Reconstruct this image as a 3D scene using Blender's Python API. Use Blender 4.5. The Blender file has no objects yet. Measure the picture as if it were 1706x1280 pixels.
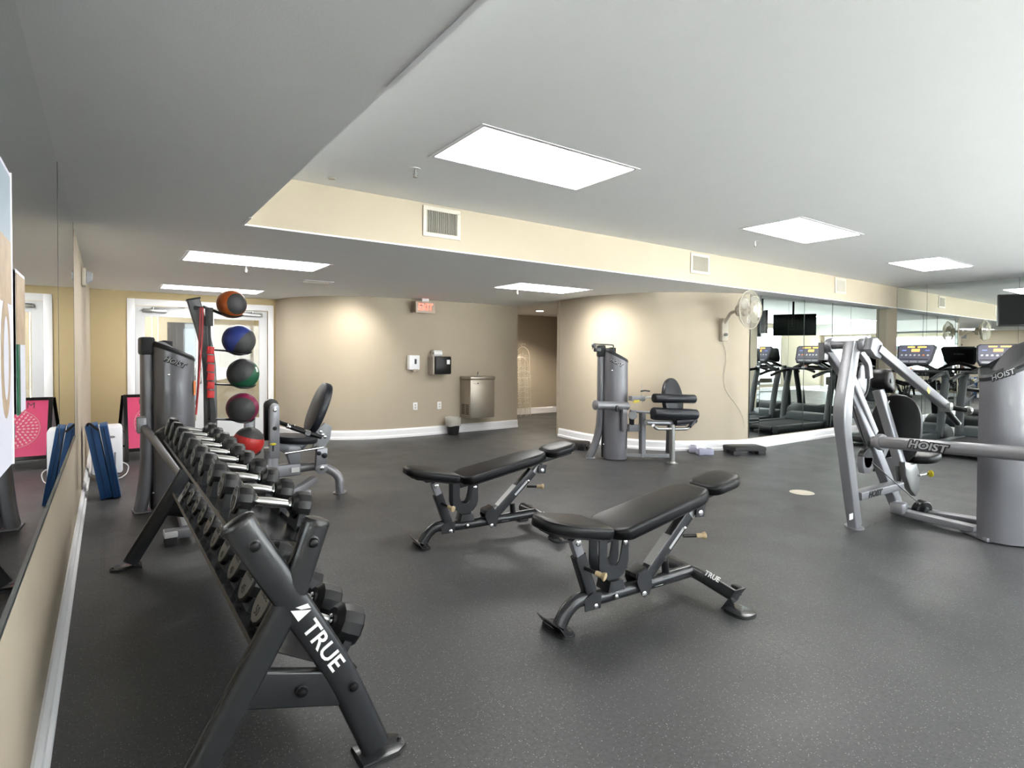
import bpy, bmesh, math, random
import numpy as np
from mathutils import Vector, Matrix
random.seed(7)
PI = math.pi
SC = bpy.context.scene
COL = SC.collection
V = Vector

# ------------------------------------------------------------------ camera
CAM_H, FPX = 1.32, 941.69
YAW, PITCH, ROLL, CY = 0.621416, -0.0185196, 0.0059325, 608.9
_F = V((math.sin(YAW)*math.cos(PITCH), math.cos(YAW)*math.cos(PITCH), math.sin(PITCH)))
_r = V((math.cos(YAW), -math.sin(YAW), 0)); _u = _r.cross(_F)
_R = _r*math.cos(ROLL)+_u*math.sin(ROLL); _U = -_r*math.sin(ROLL)+_u*math.cos(ROLL)
cd = bpy.data.cameras.new('camera'); cam = bpy.data.objects.new('camera', cd); COL.objects.link(cam)
cd.sensor_width = 36; cd.lens = FPX*36/1706; cd.shift_y = (CY-640)/1706; cd.clip_start = .02; cd.clip_end = 200
M = Matrix.Identity(4)
for i in range(3):
    M[i][0] = _R[i]; M[i][1] = _U[i]; M[i][2] = -_F[i]
M[0][3], M[1][3], M[2][3] = 0, 0, CAM_H
cam.matrix_world = M
SC.camera = cam
SC.view_settings.view_transform = 'Standard'; SC.view_settings.look = 'None'
SC.view_settings.exposure = 1.33; SC.view_settings.gamma = 1; SC.view_settings.use_curve_mapping = False
try:
    SC.cycles.max_bounces = 10; SC.cycles.diffuse_bounces = 5; SC.cycles.glossy_bounces = 6
    SC.cycles.transmission_bounces = 8; SC.cycles.transparent_max_bounces = 12
    SC.cycles.caustics_reflective = False; SC.cycles.caustics_refractive = False
    SC.cycles.sample_clamp_indirect = 6
except Exception: pass
PANEL_EMIT = 10.0      # ceiling fixtures
# world: plain daylight outside the glass doors
wd = bpy.data.worlds.new('world'); SC.world = wd; wd.use_nodes = True
bg = wd.node_tree.nodes['Background']; bg.inputs[0].default_value = (.93, .96, 1, 1); bg.inputs[1].default_value = 4.5
sd = bpy.data.lights.new('sun', 'SUN'); sd.energy = 84; sd.angle = .01; sd.color = (1, .97, .92)
sun = bpy.data.objects.new('sun', sd); COL.objects.link(sun); sun.rotation_euler = V((.6, 0, -.8)).to_track_quat('-Z', 'Y').to_euler()

# ------------------------------------------------------------------ pixel -> point helpers (survey of the photograph)
def ray(px, py): return _F + _R*((px-853)/FPX) - _U*((py-CY)/FPX)
def WX(px, py, x): d = ray(px, py); return V((0, 0, CAM_H)) + d*(x/d.x)
def WY(px, py, y): d = ray(px, py); return V((0, 0, CAM_H)) + d*(y/d.y)
def WZ(px, py, z): d = ray(px, py); return V((0, 0, CAM_H)) + d*((z-CAM_H)/d.z)

# ------------------------------------------------------------------ materials
MAT = {}
def mat(name, col, rough=.5, metal=0, emit=None, es=1, spec=.5, noise=None, bump=None, coat=0):
    """noise=(scale, amount) varies the base colour; bump=(scale, strength)"""
    if not name.startswith(('ceiling', 'mirror', 'outside', 'white', 'chart_l', 'appliance')): col = tuple(c*.75 for c in col); spec *= .75; coat *= .7
    m = bpy.data.materials.new(name); m.use_nodes = True; nt = m.node_tree; b = nt.nodes['Principled BSDF']
    b.inputs['Base Color'].default_value = (*col, 1); b.inputs['Roughness'].default_value = rough
    b.inputs['Metallic'].default_value = metal; b.inputs['Specular IOR Level'].default_value = spec
    b.inputs['Coat Weight'].default_value = coat
    if emit: b.inputs['Emission Color'].default_value = (*emit, 1); b.inputs['Emission Strength'].default_value = es
    tc = nt.nodes.new('ShaderNodeTexCoord')
    if noise:
        n = nt.nodes.new('ShaderNodeTexNoise'); n.inputs['Scale'].default_value = noise[0]; n.inputs['Detail'].default_value = 4
        nt.links.new(tc.outputs['Object'], n.inputs['Vector'])
        mx = nt.nodes.new('ShaderNodeMix'); mx.data_type = 'RGBA'; a = noise[1]
        mx.inputs[6].default_value = (*[c*(1-a) for c in col], 1); mx.inputs[7].default_value = (*[min(1, c*(1+a)) for c in col], 1)
        nt.links.new(n.outputs['Fac'], mx.inputs[0]); nt.links.new(mx.outputs[2], b.inputs['Base Color'])
    if bump:
        n = nt.nodes.new('ShaderNodeTexNoise'); n.inputs['Scale'].default_value = bump[0]; n.inputs['Detail'].default_value = 3
        nt.links.new(tc.outputs['Object'], n.inputs['Vector'])
        bp = nt.nodes.new('ShaderNodeBump'); bp.inputs['Strength'].default_value = bump[1]; bp.inputs['Distance'].default_value = .002
        nt.links.new(n.outputs['Fac'], bp.inputs['Height']); nt.links.new(bp.outputs[0], b.inputs['Normal'])
    MAT[name] = m; return m
mat('wall_paint', (.54, .465, .36), .75, noise=(3, .03), bump=(120, .15))
mat('wall_paint_yellow', (.58, .46, .26), .75, noise=(3, .03), bump=(120, .15))
mat('ceiling_paint', (.88, .885, .89), .85, bump=(160, .25), noise=(5, .015))
mat('white_trim', (.82, .82, .84), .4)
mat('white_gloss', (.85, .85, .87), .3)
mat('door_white', (.80, .81, .83), .4)
mat('cream_door', (.70, .60, .45), .5)
mat('mirror', (.80, .84, .82), .0, 1)
mat('mirror_edge', (.03, .04, .04), .3)
mat('dark_gap', (.02, .02, .02), .9)
mat('gunmetal', (.032, .033, .037), .27, .2, noise=(40, .08), coat=.15)
mat('gunmetal_dark', (.018, .018, .02), .35, .3, coat=.2)
mat('post_grey', (.075, .077, .082), .4, .2)
mat('silver_frame', (.30, .30, .325), .38, .45, noise=(60, .05), coat=.2)
mat('shroud', (.19, .19, .21), .42, .35, noise=(90, .05), coat=.15)
mat('shroud_cap', (.028, .03, .034), .5, spec=.3)
mat('chrome', (.75, .75, .76), .12, 1)
mat('steel', (.50, .50, .49), .32, 1)
mat('fountain_steel', (.50, .45, .38), .38, .75, noise=(30, .05))
mat('fountain_side', (.42, .38, .32), .5, .5)
mat('vinyl', (.005, .005, .006), .36, spec=.25, bump=(300, .15), noise=(20, .2))
mat('vinyl_blue', (.010, .012, .018), .36, spec=.4, bump=(300, .15))
mat('rubber_black', (.006, .006, .007), .4, spec=.4, noise=(60, .2))
mat('rubber_foot', (.02, .02, .02), .7)
mat('dumbbell_face', (.27, .27, .26), .4, .3)
mat('plastic_black', (.008, .008, .009), .32, spec=.35)
mat('plastic_dark', (.045, .05, .055), .4)
mat('plastic_grey', (.28, .29, .31), .4)
mat('beige_knob', (.52, .40, .24), .45)
mat('yellow_knob', (.75, .62, .02), .35)
mat('white_print', (.85, .85, .85), .5)
mat('black_print', (.01, .01, .01), .5)
mat('grey_print', (.50, .50, .52), .5)
mat('label_silver', (.56, .56, .57), .4, .3)
mat('label_white', (.75, .75, .74), .5)
mat('label_orange', (.75, .22, .06), .5)
mat('label_yellow', (.72, .6, .1), .5)
mat('ball_rubber', (.035, .036, .037), .55, bump=(400, .4))
for n, c in dict(orange=(.42, .085, .012), blue=(.02, .04, .22), green=(.01, .10, .045), magenta=(.18, .008, .05), red=(.45, .02, .018)).items():
    mat('ball_'+n, c, .42, spec=.5, noise=(25, .08))
mat('band_red', (.36, .02, .02), .55)
mat('strap_red', (.50, .008, .008), .5)
mat('strap_black', (.014, .014, .015), .6)
mat('cage_cream', (.62, .58, .48), .45)
mat('fan_plastic', (.55, .50, .41), .5)
mat('fan_blade', (.60, .56, .50), .35)
mat('tv_black', (.005, .005, .006), .4, spec=.3)
mat('tv_screen', (.004, .0045, .0045), .5, spec=.05)
mat('mat_blue', (.016, .09, .27), .5, bump=(25, .4), noise=(6, .12))
mat('mat_seam', (.01, .04, .14), .6)
mat('pink_poster', (.78, .07, .20), .55)
mat('poster_pale', (.88, .50, .50), .5)
mat('poster_text', (.16, .04, .07), .5)
mat('chart_lilac', (.66, .66, .76), .5)
mat('chart_blue', (.38, .46, .54), .5, noise=(7, .25))
mat('chart_brown', (.52, .38, .26), .5, noise=(14, .5))
mat('chart_green', (.01, .12, .06), .4)
mat('appliance_white', (.78, .79, .84), .35)
mat('trash_black', (.02, .02, .022), .4)
mat('wicker_white', (.78, .72, .60), .6)
mat('step_black', (.022, .02, .022), .55, bump=(200, .4))
mat('step_lilac', (.36, .36, .47), .5)
mat('grille_paint', (.72, .67, .58), .45)
mat('grille_dark', (.05, .045, .04), .8)
mat('exit_red', (.9, .05, .03), .4, emit=(1, .10, .06), es=1.6)
mat('exit_body', (.62, .52, .42), .4)
mat('console_grey', (.12, .125, .165), .4, spec=.3)
mat('console_rim', (.02, .022, .03), .4, spec=.3)
mat('screen_orange', (.9, .4, .05), .4, emit=(1, .38, .06), es=1.6)
mat('screen_blue', (.1, .15, .5), .4, emit=(.25, .35, .9), es=.5)
mat('belt', (.015, .015, .016), .7)
mat('treadmill_body', (.022, .028, .03), .4, spec=.35)
mat('treadmill_hood', (.035, .045, .05), .38, spec=.35)
mat('outside_ground', (.72, .72, .71), .9)
mat('outside_wall', (.40, .30, .24), .9)
mat('car_paint', (.05, .07, .10), .2, coat=.5)
mat('wood_tan', (.5, .4, .28), .5)
def emission_mat(name, col, s):
    m = bpy.data.materials.new(name); m.use_nodes = True; nt = m.node_tree; nt.nodes.clear()
    e = nt.nodes.new('ShaderNodeEmission'); e.inputs[0].default_value = (*col, 1); e.inputs[1].default_value = s
    o = nt.nodes.new('ShaderNodeOutputMaterial'); nt.links.new(e.outputs[0], o.inputs[0]); MAT[name] = m
emission_mat('panel_light', (1, .985, .955), PANEL_EMIT)
emission_mat('downlight', (1, .93, .8), 14)
def glass_mat(name, tint, refl):
    m = bpy.data.materials.new(name); m.use_nodes = True; nt = m.node_tree; nt.nodes.clear()
    t = nt.nodes.new('ShaderNodeBsdfTransparent'); t.inputs[0].default_value = (*tint, 1)
    g = nt.nodes.new('ShaderNodeBsdfGlossy'); g.inputs['Roughness'].default_value = .02
    lw = nt.nodes.new('ShaderNodeLayerWeight'); lw.inputs[0].default_value = .5
    pw = nt.nodes.new('ShaderNodeMath'); pw.operation = 'POWER'; pw.inputs[1].default_value = 4; nt.links.new(lw.outputs['Facing'], pw.inputs[0])
    f = nt.nodes.new('ShaderNodeMath'); f.operation = 'MULTIPLY_ADD'; f.inputs[1].default_value = .7; f.inputs[2].default_value = (refl-1)*.1; nt.links.new(pw.outputs[0], f.inputs[0])
    x = nt.nodes.new('ShaderNodeMixShader'); o = nt.nodes.new('ShaderNodeOutputMaterial')
    nt.links.new(f.outputs[0], x.inputs[0]); nt.links.new(t.outputs[0], x.inputs[1]); nt.links.new(g.outputs[0], x.inputs[2]); nt.links.new(x.outputs[0], o.inputs[0]); MAT[name] = m
glass_mat('glass', (.93, .96, .96), 1.45)
glass_mat('dimming_glass', (.13, .145, .165), 1.45)  # tint added to hold down the daylight through the outer doors
glass_mat('clear_plastic', (.85, .85, .86), 1.6)
glass_mat('smoked_plastic', (.10, .10, .085), 1.5)
def floor_mat():
    m = mat('rubber_floor', (.036, .038, .040), .58, spec=.4); nt = m.node_tree; b = nt.nodes['Principled BSDF']
    geo = nt.nodes.new('ShaderNodeNewGeometry')
    def noise(s, d=2):
        n = nt.nodes.new('ShaderNodeTexNoise'); n.inputs['Scale'].default_value = s; n.inputs['Detail'].default_value = d
        nt.links.new(geo.outputs['Position'], n.inputs['Vector']); return n
    def mix(fac, a, c):
        x = nt.nodes.new('ShaderNodeMix'); x.data_type = 'RGBA'
        nt.links.new(fac, x.inputs[0])
        for i, s in ((6, a), (7, c)):
            if isinstance(s, tuple): x.inputs[i].default_value = (*s, 1)
            else: nt.links.new(s, x.inputs[i])
        return x.outputs[2]
    def ramp(src, lo, hi):
        r = nt.nodes.new('ShaderNodeMapRange'); r.inputs[1].default_value = lo; r.inputs[2].default_value = hi
        nt.links.new(src, r.inputs[0]); return r.outputs[0]
    base = mix(ramp(noise(1.1, 5).outputs['Fac'], .3, .7), (.0265, .0275, .029), (.041, .042, .0435))
    base = mix(ramp(noise(70, 3).outputs['Fac'], .35, .65), base, (.049, .050, .052))
    vo = nt.nodes.new('ShaderNodeTexVoronoi'); vo.inputs['Scale'].default_value = 130; nt.links.new(geo.outputs['Position'], vo.inputs['Vector'])
    sp = ramp(vo.outputs['Distance'], .24, .14)
    sel = nt.nodes.new('ShaderNodeSeparateColor'); nt.links.new(vo.outputs['Color'], sel.inputs[0])
    pick = ramp(sel.outputs[0], .68, .74)
    mu = nt.nodes.new('ShaderNodeMath'); mu.operation = 'MULTIPLY'; nt.links.new(sp, mu.inputs[0]); nt.links.new(pick, mu.inputs[1])
    base = mix(mu.outputs[0], base, (.30, .30, .29))
    nt.links.new(base, b.inputs['Base Color'])
    nt.links.new(ramp(noise(2.2, 4).outputs['Fac'], -1.2, 2.6), b.inputs['Roughness'])
    bp = nt.nodes.new('ShaderNodeBump'); bp.inputs['Strength'].default_value = .35; bp.inputs['Distance'].default_value = .002
    nt.links.new(noise(160, 3).outputs['Fac'], bp.inputs['Height']); nt.links.new(bp.outputs[0], b.inputs['Normal'])
floor_mat()
def liner_mat():
    m = bpy.data.materials.new('bin_liner'); m.use_nodes = True; nt = m.node_tree; nt.nodes.clear()
    t = nt.nodes.new('ShaderNodeBsdfTransparent'); g = nt.nodes.new('ShaderNodeBsdfDiffuse'); g.inputs[0].default_value = (.7, .68, .62, 1)
    x = nt.nodes.new('ShaderNodeMixShader'); x.inputs[0].default_value = .55; o = nt.nodes.new('ShaderNodeOutputMaterial')
    nt.links.new(t.outputs[0], x.inputs[1]); nt.links.new(g.outputs[0], x.inputs[2]); nt.links.new(x.outputs[0], o.inputs[0]); MAT['bin_liner'] = m
liner_mat()

# ------------------------------------------------------------------ mesh toolkit
def fillet(pts, rad, n=5):
    pts = [V(p) for p in pts]; out = [pts[0]]
    for i in range(1, len(pts)-1):
        a, b, c = pts[i-1], pts[i], pts[i+1]
        d1 = (a-b); d2 = (c-b); r = min(rad, d1.length*.48, d2.length*.48)
        p, q = b+d1.normalized()*r, b+d2.normalized()*r
        for k in range(n+1):
            t = k/n; out.append((1-t)**2*p+2*t*(1-t)*b+t*t*q)
    out.append(pts[-1]); return out
def prof(kind, a, b, seg=14):
    """cross-section: round / oval (superellipse) / rect with rounded corners; half sizes a (side), b (up)"""
    if kind == 'rect':
        r = min(a, b)*.28; P = []
        for cx, cy, s in ((a-r, b-r, 0), (-a+r, b-r, 1), (-a+r, -b+r, 2), (a-r, -b+r, 3)):
            for k in range(4):
                t = (s+k/3)*PI/2; P.append((cx+r*math.cos(t), cy+r*math.sin(t)))
        return P
    e = 1 if kind == 'round' else .62
    P = []
    for k in range(seg):
        t = 2*PI*k/seg; c, s = math.cos(t), math.sin(t)
        P.append((a*math.copysign(abs(c)**e, c), b*math.copysign(abs(s)**e, s)))
    return P
class MB:
    def __init__(s): s.b = bmesh.new()
    def face(s, vs):
        try: return s.b.faces.new(vs)
        except ValueError: return None
    def rings(s, rings, cap=True, closed=False):
        R = [[s.b.verts.new(p) for p in r] for r in rings]; n = len(R[0])
        m = len(R) if closed else len(R)-1
        for i in range(m):
            A, B = R[i], R[(i+1) % len(R)]
            for k in range(n): s.face((A[k], A[(k+1) % n], B[(k+1) % n], B[k]))
        if cap and not closed: s.face(R[0][::-1]); s.face(R[-1])
        return s
    def tube(s, pts, a, b=None, kind='round', up=(0, 0, 1), seg=12, fil=0, closed=False, radii=None, cap=True):
        b = b or a
        pts = fillet(pts, fil) if fil else [V(p) for p in pts]
        up = V(up); R = []; n = len(pts); P = prof(kind, 1 if 0 else a, b, seg)
        for i, p in enumerate(pts):
            if closed: t = (pts[(i+1) % n]-pts[i-1])
            else: t = (pts[min(i+1, n-1)]-pts[max(i-1, 0)])
            t.normalize(); side = t.cross(up)
            if side.length < 1e-3: side = t.cross(V((1, 0, .01)))
            side.normalize(); u = side.cross(t)
            k = (radii(i/(n-1)) if callable(radii) else radii[i]) if radii else 1
            R.append([p+side*x*k+u*y*k for x, y in P])
        return s.rings(R, closed=closed, cap=cap)
    def box(s, c, size, rot=None, bev=0):
        x, y, z = [q/2 for q in size]; c = V(c); m = rot or Matrix.Identity(3)
        if bev <= 0:
            vs = [s.b.verts.new(c+m@V((sx*x, sy*y, sz*z))) for sz in (-1, 1) for sx, sy in ((-1, -1), (1, -1), (1, 1), (-1, 1))]
            for f in ((3, 2, 1, 0), (4, 5, 6, 7), (0, 1, 5, 4), (1, 2, 6, 5), (2, 3, 7, 6), (3, 0, 4, 7)): s.face([vs[i] for i in f])
            return s
        def ring(zz, ins):
            r = bev; P = []
            for cx, cy, q in ((x-r, y-r, 0), (-x+r, y-r, 1), (-x+r, -y+r, 2), (x-r, -y+r, 3)):
                for k in range(3):
                    t = (q+k/2)*PI/2; P.append(c+m@V((cx+(r-ins)*math.cos(t), cy+(r-ins)*math.sin(t), zz)))
            return P
        return s.rings([ring(-z, bev*.9), ring(-z+bev*.3, bev*.3), ring(-z+bev, 0), ring(z-bev, 0), ring(z-bev*.3, bev*.3), ring(z, bev*.9)])
    def span(s, lo, hi, bev=0):
        lo, hi = V(lo), V(hi); return s.box((lo+hi)/2, hi-lo, bev=bev)
    def prism(s, poly, o, u, v, n, th, bev=0):
        """2-D polygon in (u, v) at o, thickness th along n"""
        o, u, v, n = V(o), V(u), V(v), V(n); cx = sum(p[0] for p in poly)/len(poly); cy = sum(p[1] for p in poly)/len(poly)
        def ring(z, ins):
            P = []
            for a, b in poly:
                d = math.hypot(a-cx, b-cy) or 1; k = max(.02, 1-ins/d); P.append(o+u*(cx+(a-cx)*k)+v*(cy+(b-cy)*k)+n*z)
            return P
        if bev > 0:
            return s.rings([ring(0, bev), ring(bev*.3, bev*.3), ring(bev, 0), ring(th-bev, 0), ring(th-bev*.3, bev*.3), ring(th, bev)])
        return s.rings([ring(0, 0), ring(th, 0)])
    def lathe(s, profile, o, ax, seg=24, scale=None, phase=0):
        """profile [(r, h)] about axis ax from o"""
        o, ax = V(o), V(ax).normalized(); x = ax.orthogonal().normalized() if abs(ax.z) > .9 else ax.cross(V((0, 0, 1))).normalized(); y = ax.cross(x)
        sx, sy = scale or (1, 1); R = []
        for r, h in profile: R.append([o+ax*h+x*math.cos(2*PI*k/seg+phase)*max(r, 1e-4)*sx+y*math.sin(2*PI*k/seg+phase)*max(r, 1e-4)*sy for k in range(seg)])
        return s.rings(R)
    def cyl(s, a, b, r, seg=14, bev=0):
        a, b = V(a), V(b); L = (b-a).length; bev = min(bev or r*.12, L*.3)
        return s.lathe([(r-bev, 0), (r, bev), (r, L-bev), (r-bev, L)], a, b-a, seg)
    def sphere(s, c, r, seg=24, rg=14, axes=None):
        c = V(c); R = []; A = axes or (V((1, 0, 0)), V((0, 1, 0)), V((0, 0, 1))); rr = r if hasattr(r, '__len__') else (r, r, r)
        for i in range(rg+1):
            t = PI*max(.004, min(.996, i/rg)); R.append([c+A[0]*rr[0]*math.sin(t)*math.cos(2*PI*k/seg)+A[1]*rr[1]*math.sin(t)*math.sin(2*PI*k/seg)-A[2]*rr[2]*math.cos(t) for k in range(seg)])
        return s.rings(R)
    def sheet(s, grid):
        G = [[s.b.verts.new(p) for p in row] for row in grid]
        for i in range(len(G)-1):
            for j in range(len(G[0])-1): s.face((G[i][j], G[i][j+1], G[i+1][j+1], G[i+1][j]))
        return s
    def build(s, name, m, parent=None, smooth=35, label=None, kind=None):
        bmesh.ops.recalc_face_normals(s.b, faces=s.b.faces[:])
        if parent is not None:
            off = parent_off(parent)
            if off.length > 0: bmesh.ops.translate(s.b, verts=s.b.verts[:], vec=-off)
        me = bpy.data.meshes.new(name); s.b.to_mesh(me); s.b.free()
        if smooth:
            for p in me.polygons: p.use_smooth = True
            try: me.set_sharp_from_angle(angle=math.radians(smooth))
            except Exception: pass
        me.materials.append(MAT[m] if isinstance(m, str) else m)
        o = bpy.data.objects.new(name, me); COL.objects.link(o)
        if parent is not None: o.parent = parent
        if label: o['label'] = label
        if kind: o['kind'] = kind
        return o
OFF = {}
def parent_off(p):
    t = V((0, 0, 0))
    while p is not None: t += p.location; p = p.parent
    return t
def thing(name, label, cat, loc=(0, 0, 0), group=None):
    o = bpy.data.objects.new(name, None); COL.objects.link(o); o.location = loc; o.empty_display_size = .1
    o['label'] = label; o['category'] = cat
    if group: o['group'] = group
    return o
def struct(name, mb, m, parent=None, smooth=0):
    o = mb.build(name, m, parent, smooth)
    if parent is None: o['kind'] = 'structure'
    return o
def tag(o, label, cat, group=None):
    o['label'] = label; o['category'] = cat
    if group: o['group'] = group
    return o
def copy_tree(o, parent=None):
    c = o.copy(); COL.objects.link(c); c.parent = parent
    for ch in list(o.children): copy_tree(ch, c)
    return c
def text_mesh(s, size, bold=0, shear=0, ext=.0006):
    cu = bpy.data.curves.new('t', 'FONT'); cu.body = s; cu.size = size; cu.offset = bold; cu.shear = shear; cu.extrude = ext
    cu.align_x = 'CENTER'; cu.align_y = 'CENTER'; cu.resolution_u = 3
    ob = bpy.data.objects.new('t', cu); me = bpy.data.meshes.new_from_object(ob)
    bpy.data.objects.remove(ob); bpy.data.curves.remove(cu); return me
def lettering(s, o, u, v, size, m, parent, name='lettering', bold=0, shear=0, fn=None, sx=1, label=None):
    me = text_mesh(s, size, bold, shear); u, v = V(u).normalized(), V(v).normalized(); n = u.cross(v).normalized(); o = V(o)
    off = parent_off(parent) if parent else V((0, 0, 0))
    for vt in me.vertices:
        c = vt.co.copy(); c.x *= sx
        vt.co = (fn(c) if fn else o+u*c.x+v*c.y+n*c.z)-off
    me.materials.clear(); me.materials.append(MAT[m]); me.name = name
    ob = bpy.data.objects.new(name, me); COL.objects.link(ob); ob.parent = parent
    if label: ob['label'] = label
    return ob
def bolt(parent, p, n, r=.012, m='plastic_black', name='bolt', h=.008):
    n = V(n).normalized(); p = V(p)
    return MB().lathe([(r*1.25, -.002), (r*1.25, h*.2), (r, h*.35), (r, h*.8), (r*.6, h)], p, n, 14).build(name, m, parent)

# ================================================================== ROOM
LOW, HIGH = 2.204, 2.58
XL, XR = -.19, 11.6
YS = 4.27            # soffit face
YM = 4.42            # mirrored wall under the soffit
YB = 9.79            # wall of the glass doors
YR = -3.4            # wall behind the photographer
VYR = 12.2
XS = .765            # edge of the low ceiling along the left wall

# floor slab and interlocking rubber tiles
fl = struct('floor', MB().span((XL-.3, YR-.2, -.15), (XR+.3, 12.2, -.012)), 'dark_gap')
TP = .625
def jig(n=6, amp=.016):
    """teeth along a side of length TP: list of (along, out)"""
    P = []; w = TP/n
    for k in range(n):
        a = k*w; P += [(a+w*.18, 0), (a+w*.12, amp), (a+w*.62, amp), (a+w*.56, 0)]
    return P
def tile_mb(g=.0006):
    J = jig(); P = [(0, 0)]
    P += [(a, -o) for a, o in J] + [(TP, 0)]
    P += [(TP+o, a) for a, o in J] + [(TP, TP)]
    P += [(a, TP-o) for a, o in J[::-1]] + [(0, TP)]
    P += [(o, a) for a, o in J[::-1]]
    # inset by g along averaged normals
    n = len(P); Q = []
    for i in range(n):
        a, b, c = V((*P[i-1], 0)), V((*P[i], 0)), V((*P[(i+1) % n], 0))
        d1, d2 = (b-a).normalized(), (c-b).normalized(); m = V((-(d1.y+d2.y), d1.x+d2.x, 0))
        m = m.normalized() if m.length > 1e-6 else V((-d1.y, d1.x, 0)); Q.append((b.x+m.x*g, b.y+m.y*g))
    return Q
TQ = tile_mb()
def add_tile(mb, ox, oy):
    top = [mb.b.verts.new((x+ox, y+oy, 0)) for x, y in TQ]; bot = [mb.b.verts.new((x+ox, y+oy, -.010)) for x, y in TQ]
    mb.face(top)
    n = len(TQ)
    for i in range(n): mb.face((top[(i+1) % n], top[i], bot[i], bot[(i+1) % n]))
X0, Y0 = 2.46-TP*5, 1.32-TP*8
cells = []
for i in range(20):
    for j in range(28):
        cx, cy = X0+(i+.5)*TP, Y0+(j+.5)*TP
        if cx > XR+.3 or cy > 12.2 or cy < YR-.4: continue
        if cy > 10.1 and cx > 3.2 and cy > 10.3: continue
        z = cx*_F.x+cy*_F.y; vis = z > .5 and abs(cx*_R.x+cy*_R.y)/max(z, .01) < 1.05
        cells.append(((0 if vis else 1), cx*cx+cy*cy, i, j))
cells.sort()
tm = MB(); add_tile(tm, 0, 0); proto = tm.build('rubber_tile', 'rubber_floor', fl, smooth=0)
rest = MB(); cnt = 0
for k, (vz, d, i, j) in enumerate(cells):
    if k < 290:
        o = proto if k == 0 else bpy.data.objects.new('rubber_tile', proto.data)
        if k: COL.objects.link(o); o.parent = fl
        o.location = (X0+i*TP, Y0+j*TP, 0)
    else: add_tile(rest, X0+i*TP, Y0+j*TP)
ro = rest.build('rubber_tile_field', 'rubber_floor', fl, smooth=0); ro['kind'] = 'stuff'

# ceilings
struct('ceiling_high', MB().span((XS, YR, HIGH), (XR, YS, HIGH+.1)), 'ceiling_paint')
def slab_poly(poly, z0, z1):
    b = MB(); return b.prism(poly, (0, 0, z0), (1, 0, 0), (0, 1, 0), (0, 0, 1), z1-z0)
struct('ceiling_low', slab_poly([(XS, YS), (XR+.05, YS), (XR+.05, 10.3), (XL-.05, 10.3), (XL-.05, YR), (XS, YR)], LOW, LOW+.012), 'ceiling_paint')
struct('wall_soffit_left', MB().span((XS-.03, YR, LOW+.012), (XS, YS+.03, HIGH)), 'ceiling_paint')
sof = struct('wall_soffit', MB().span((XS-.03, YS, LOW+.012), (XR, YS+.03, HIGH)), 'wall_paint')
struct('sun_block_slab', MB().span((XL-.12, YR-.4, HIGH+.12), (XR+.3, VYR, HIGH+.2)), 'dark_gap')  # unseen slab added above the ceilings to block the sun
# white corner bead on the step of the ceiling
p0, p1 = WX(371.5, 371, XS), WX(418, 317, XS)
q0, q1 = WX(650, 58, XS), WX(702, 0, XS)
struct('trim_1', MB().span((XS-.012, p1.y, LOW-.004), (XS+.006, YS-.002, LOW+.02)), 'white_gloss')
struct('trim_2', MB().span((XS-.012, .35, LOW-.004), (XS+.006, q0.y, LOW+.02)), 'white_gloss')

# walls
struct('wall_left', MB().span((XL-.1, -1.5, 0), (XL, YB+.1, LOW+.4)).span((XL-.1, YR, 0), (XL, -3.3, LOW+.4)).span((XL-.1, -3.3, 0), (XL, -1.5, .10)).span((XL-.1, -3.3, 2.15), (XL, -1.5, LOW+.4)), 'wall_paint')
# wall behind the photographer and the right wall beyond the mirrors: tall windows (added out of view to brighten the ceilings)
b = MB().span((XL-.1, YR-.1, 0), (XR+.1, YR, .25)).span((XL-.1, YR-.1, 2.42), (XR+.1, YR, HIGH)).span((XL-.1, YR-.1, .25), (2.2, YR, 2.42)).span((11.2, YR-.1, .25), (XR+.1, YR, 2.42))
struct('wall_rear', b, 'wall_paint')
for k in range(4):
    wx0 = 2.2+2.25*k
    w = struct('window_%d' % (k+1), MB().span((wx0, YR-.08, .25), (wx0+.05, YR-.02, 2.42)).span((wx0+2.2, YR-.08, .25), (wx0+2.25, YR-.02, 2.42)).span((wx0+.05, YR-.08, .25), (wx0+2.2, YR-.02, .31)).span((wx0+.05, YR-.08, 2.36), (wx0+2.2, YR-.02, 2.42)), 'white_trim')
    MB().span((wx0+.05, YR-.055, .31), (wx0+2.2, YR-.049, 2.36)).build('pane', 'glass', w, smooth=0)
for k in range(2):  # right wall windows, likewise added for their light
    wy0 = -3.1+k*2.05
    w = struct('window_%d' % (k+5), MB().span((XR+.02, wy0, .25), (XR+.08, wy0+.05, 2.42)).span((XR+.02, wy0+2.0, .25), (XR+.08, wy0+2.05, 2.42)).span((XR+.02, wy0+.05, .25), (XR+.08, wy0+2.0, .31)).span((XR+.02, wy0+.05, 2.36), (XR+.08, wy0+2.0, 2.42)), 'white_trim')
    MB().span((XR+.045, wy0+.05, .31), (XR+.051, wy0+2.0, 2.36)).build('pane', 'glass', w, smooth=0)
w = struct('window_7', MB().span((XL-.08, -3.3, .10), (XL-.02, -3.25, 2.15)).span((XL-.08, -1.55, .10), (XL-.02, -1.5, 2.15)).span((XL-.08, -3.25, .10), (XL-.02, -1.55, .16)).span((XL-.08, -3.25, 2.1), (XL-.02, -1.55, 2.15)).span((XL-.08, -2.43, .16), (XL-.02, -2.37, 2.1)), 'white_trim')
MB().span((XL-.051, -3.25, .16), (XL-.045, -1.55, 2.1)).build('pane', 'glass', w, smooth=0)
struct('bounce_ground_left', MB().span((-30, -12, -.15), (XL-.1, 9, -.05)), 'outside_ground')  # pale ground on three sides, added to bounce sunlight up through the windows
struct('bounce_ground_right', MB().span((XR+.1, -12, -.15), (40, 14, -.05)), 'outside_ground')
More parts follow.
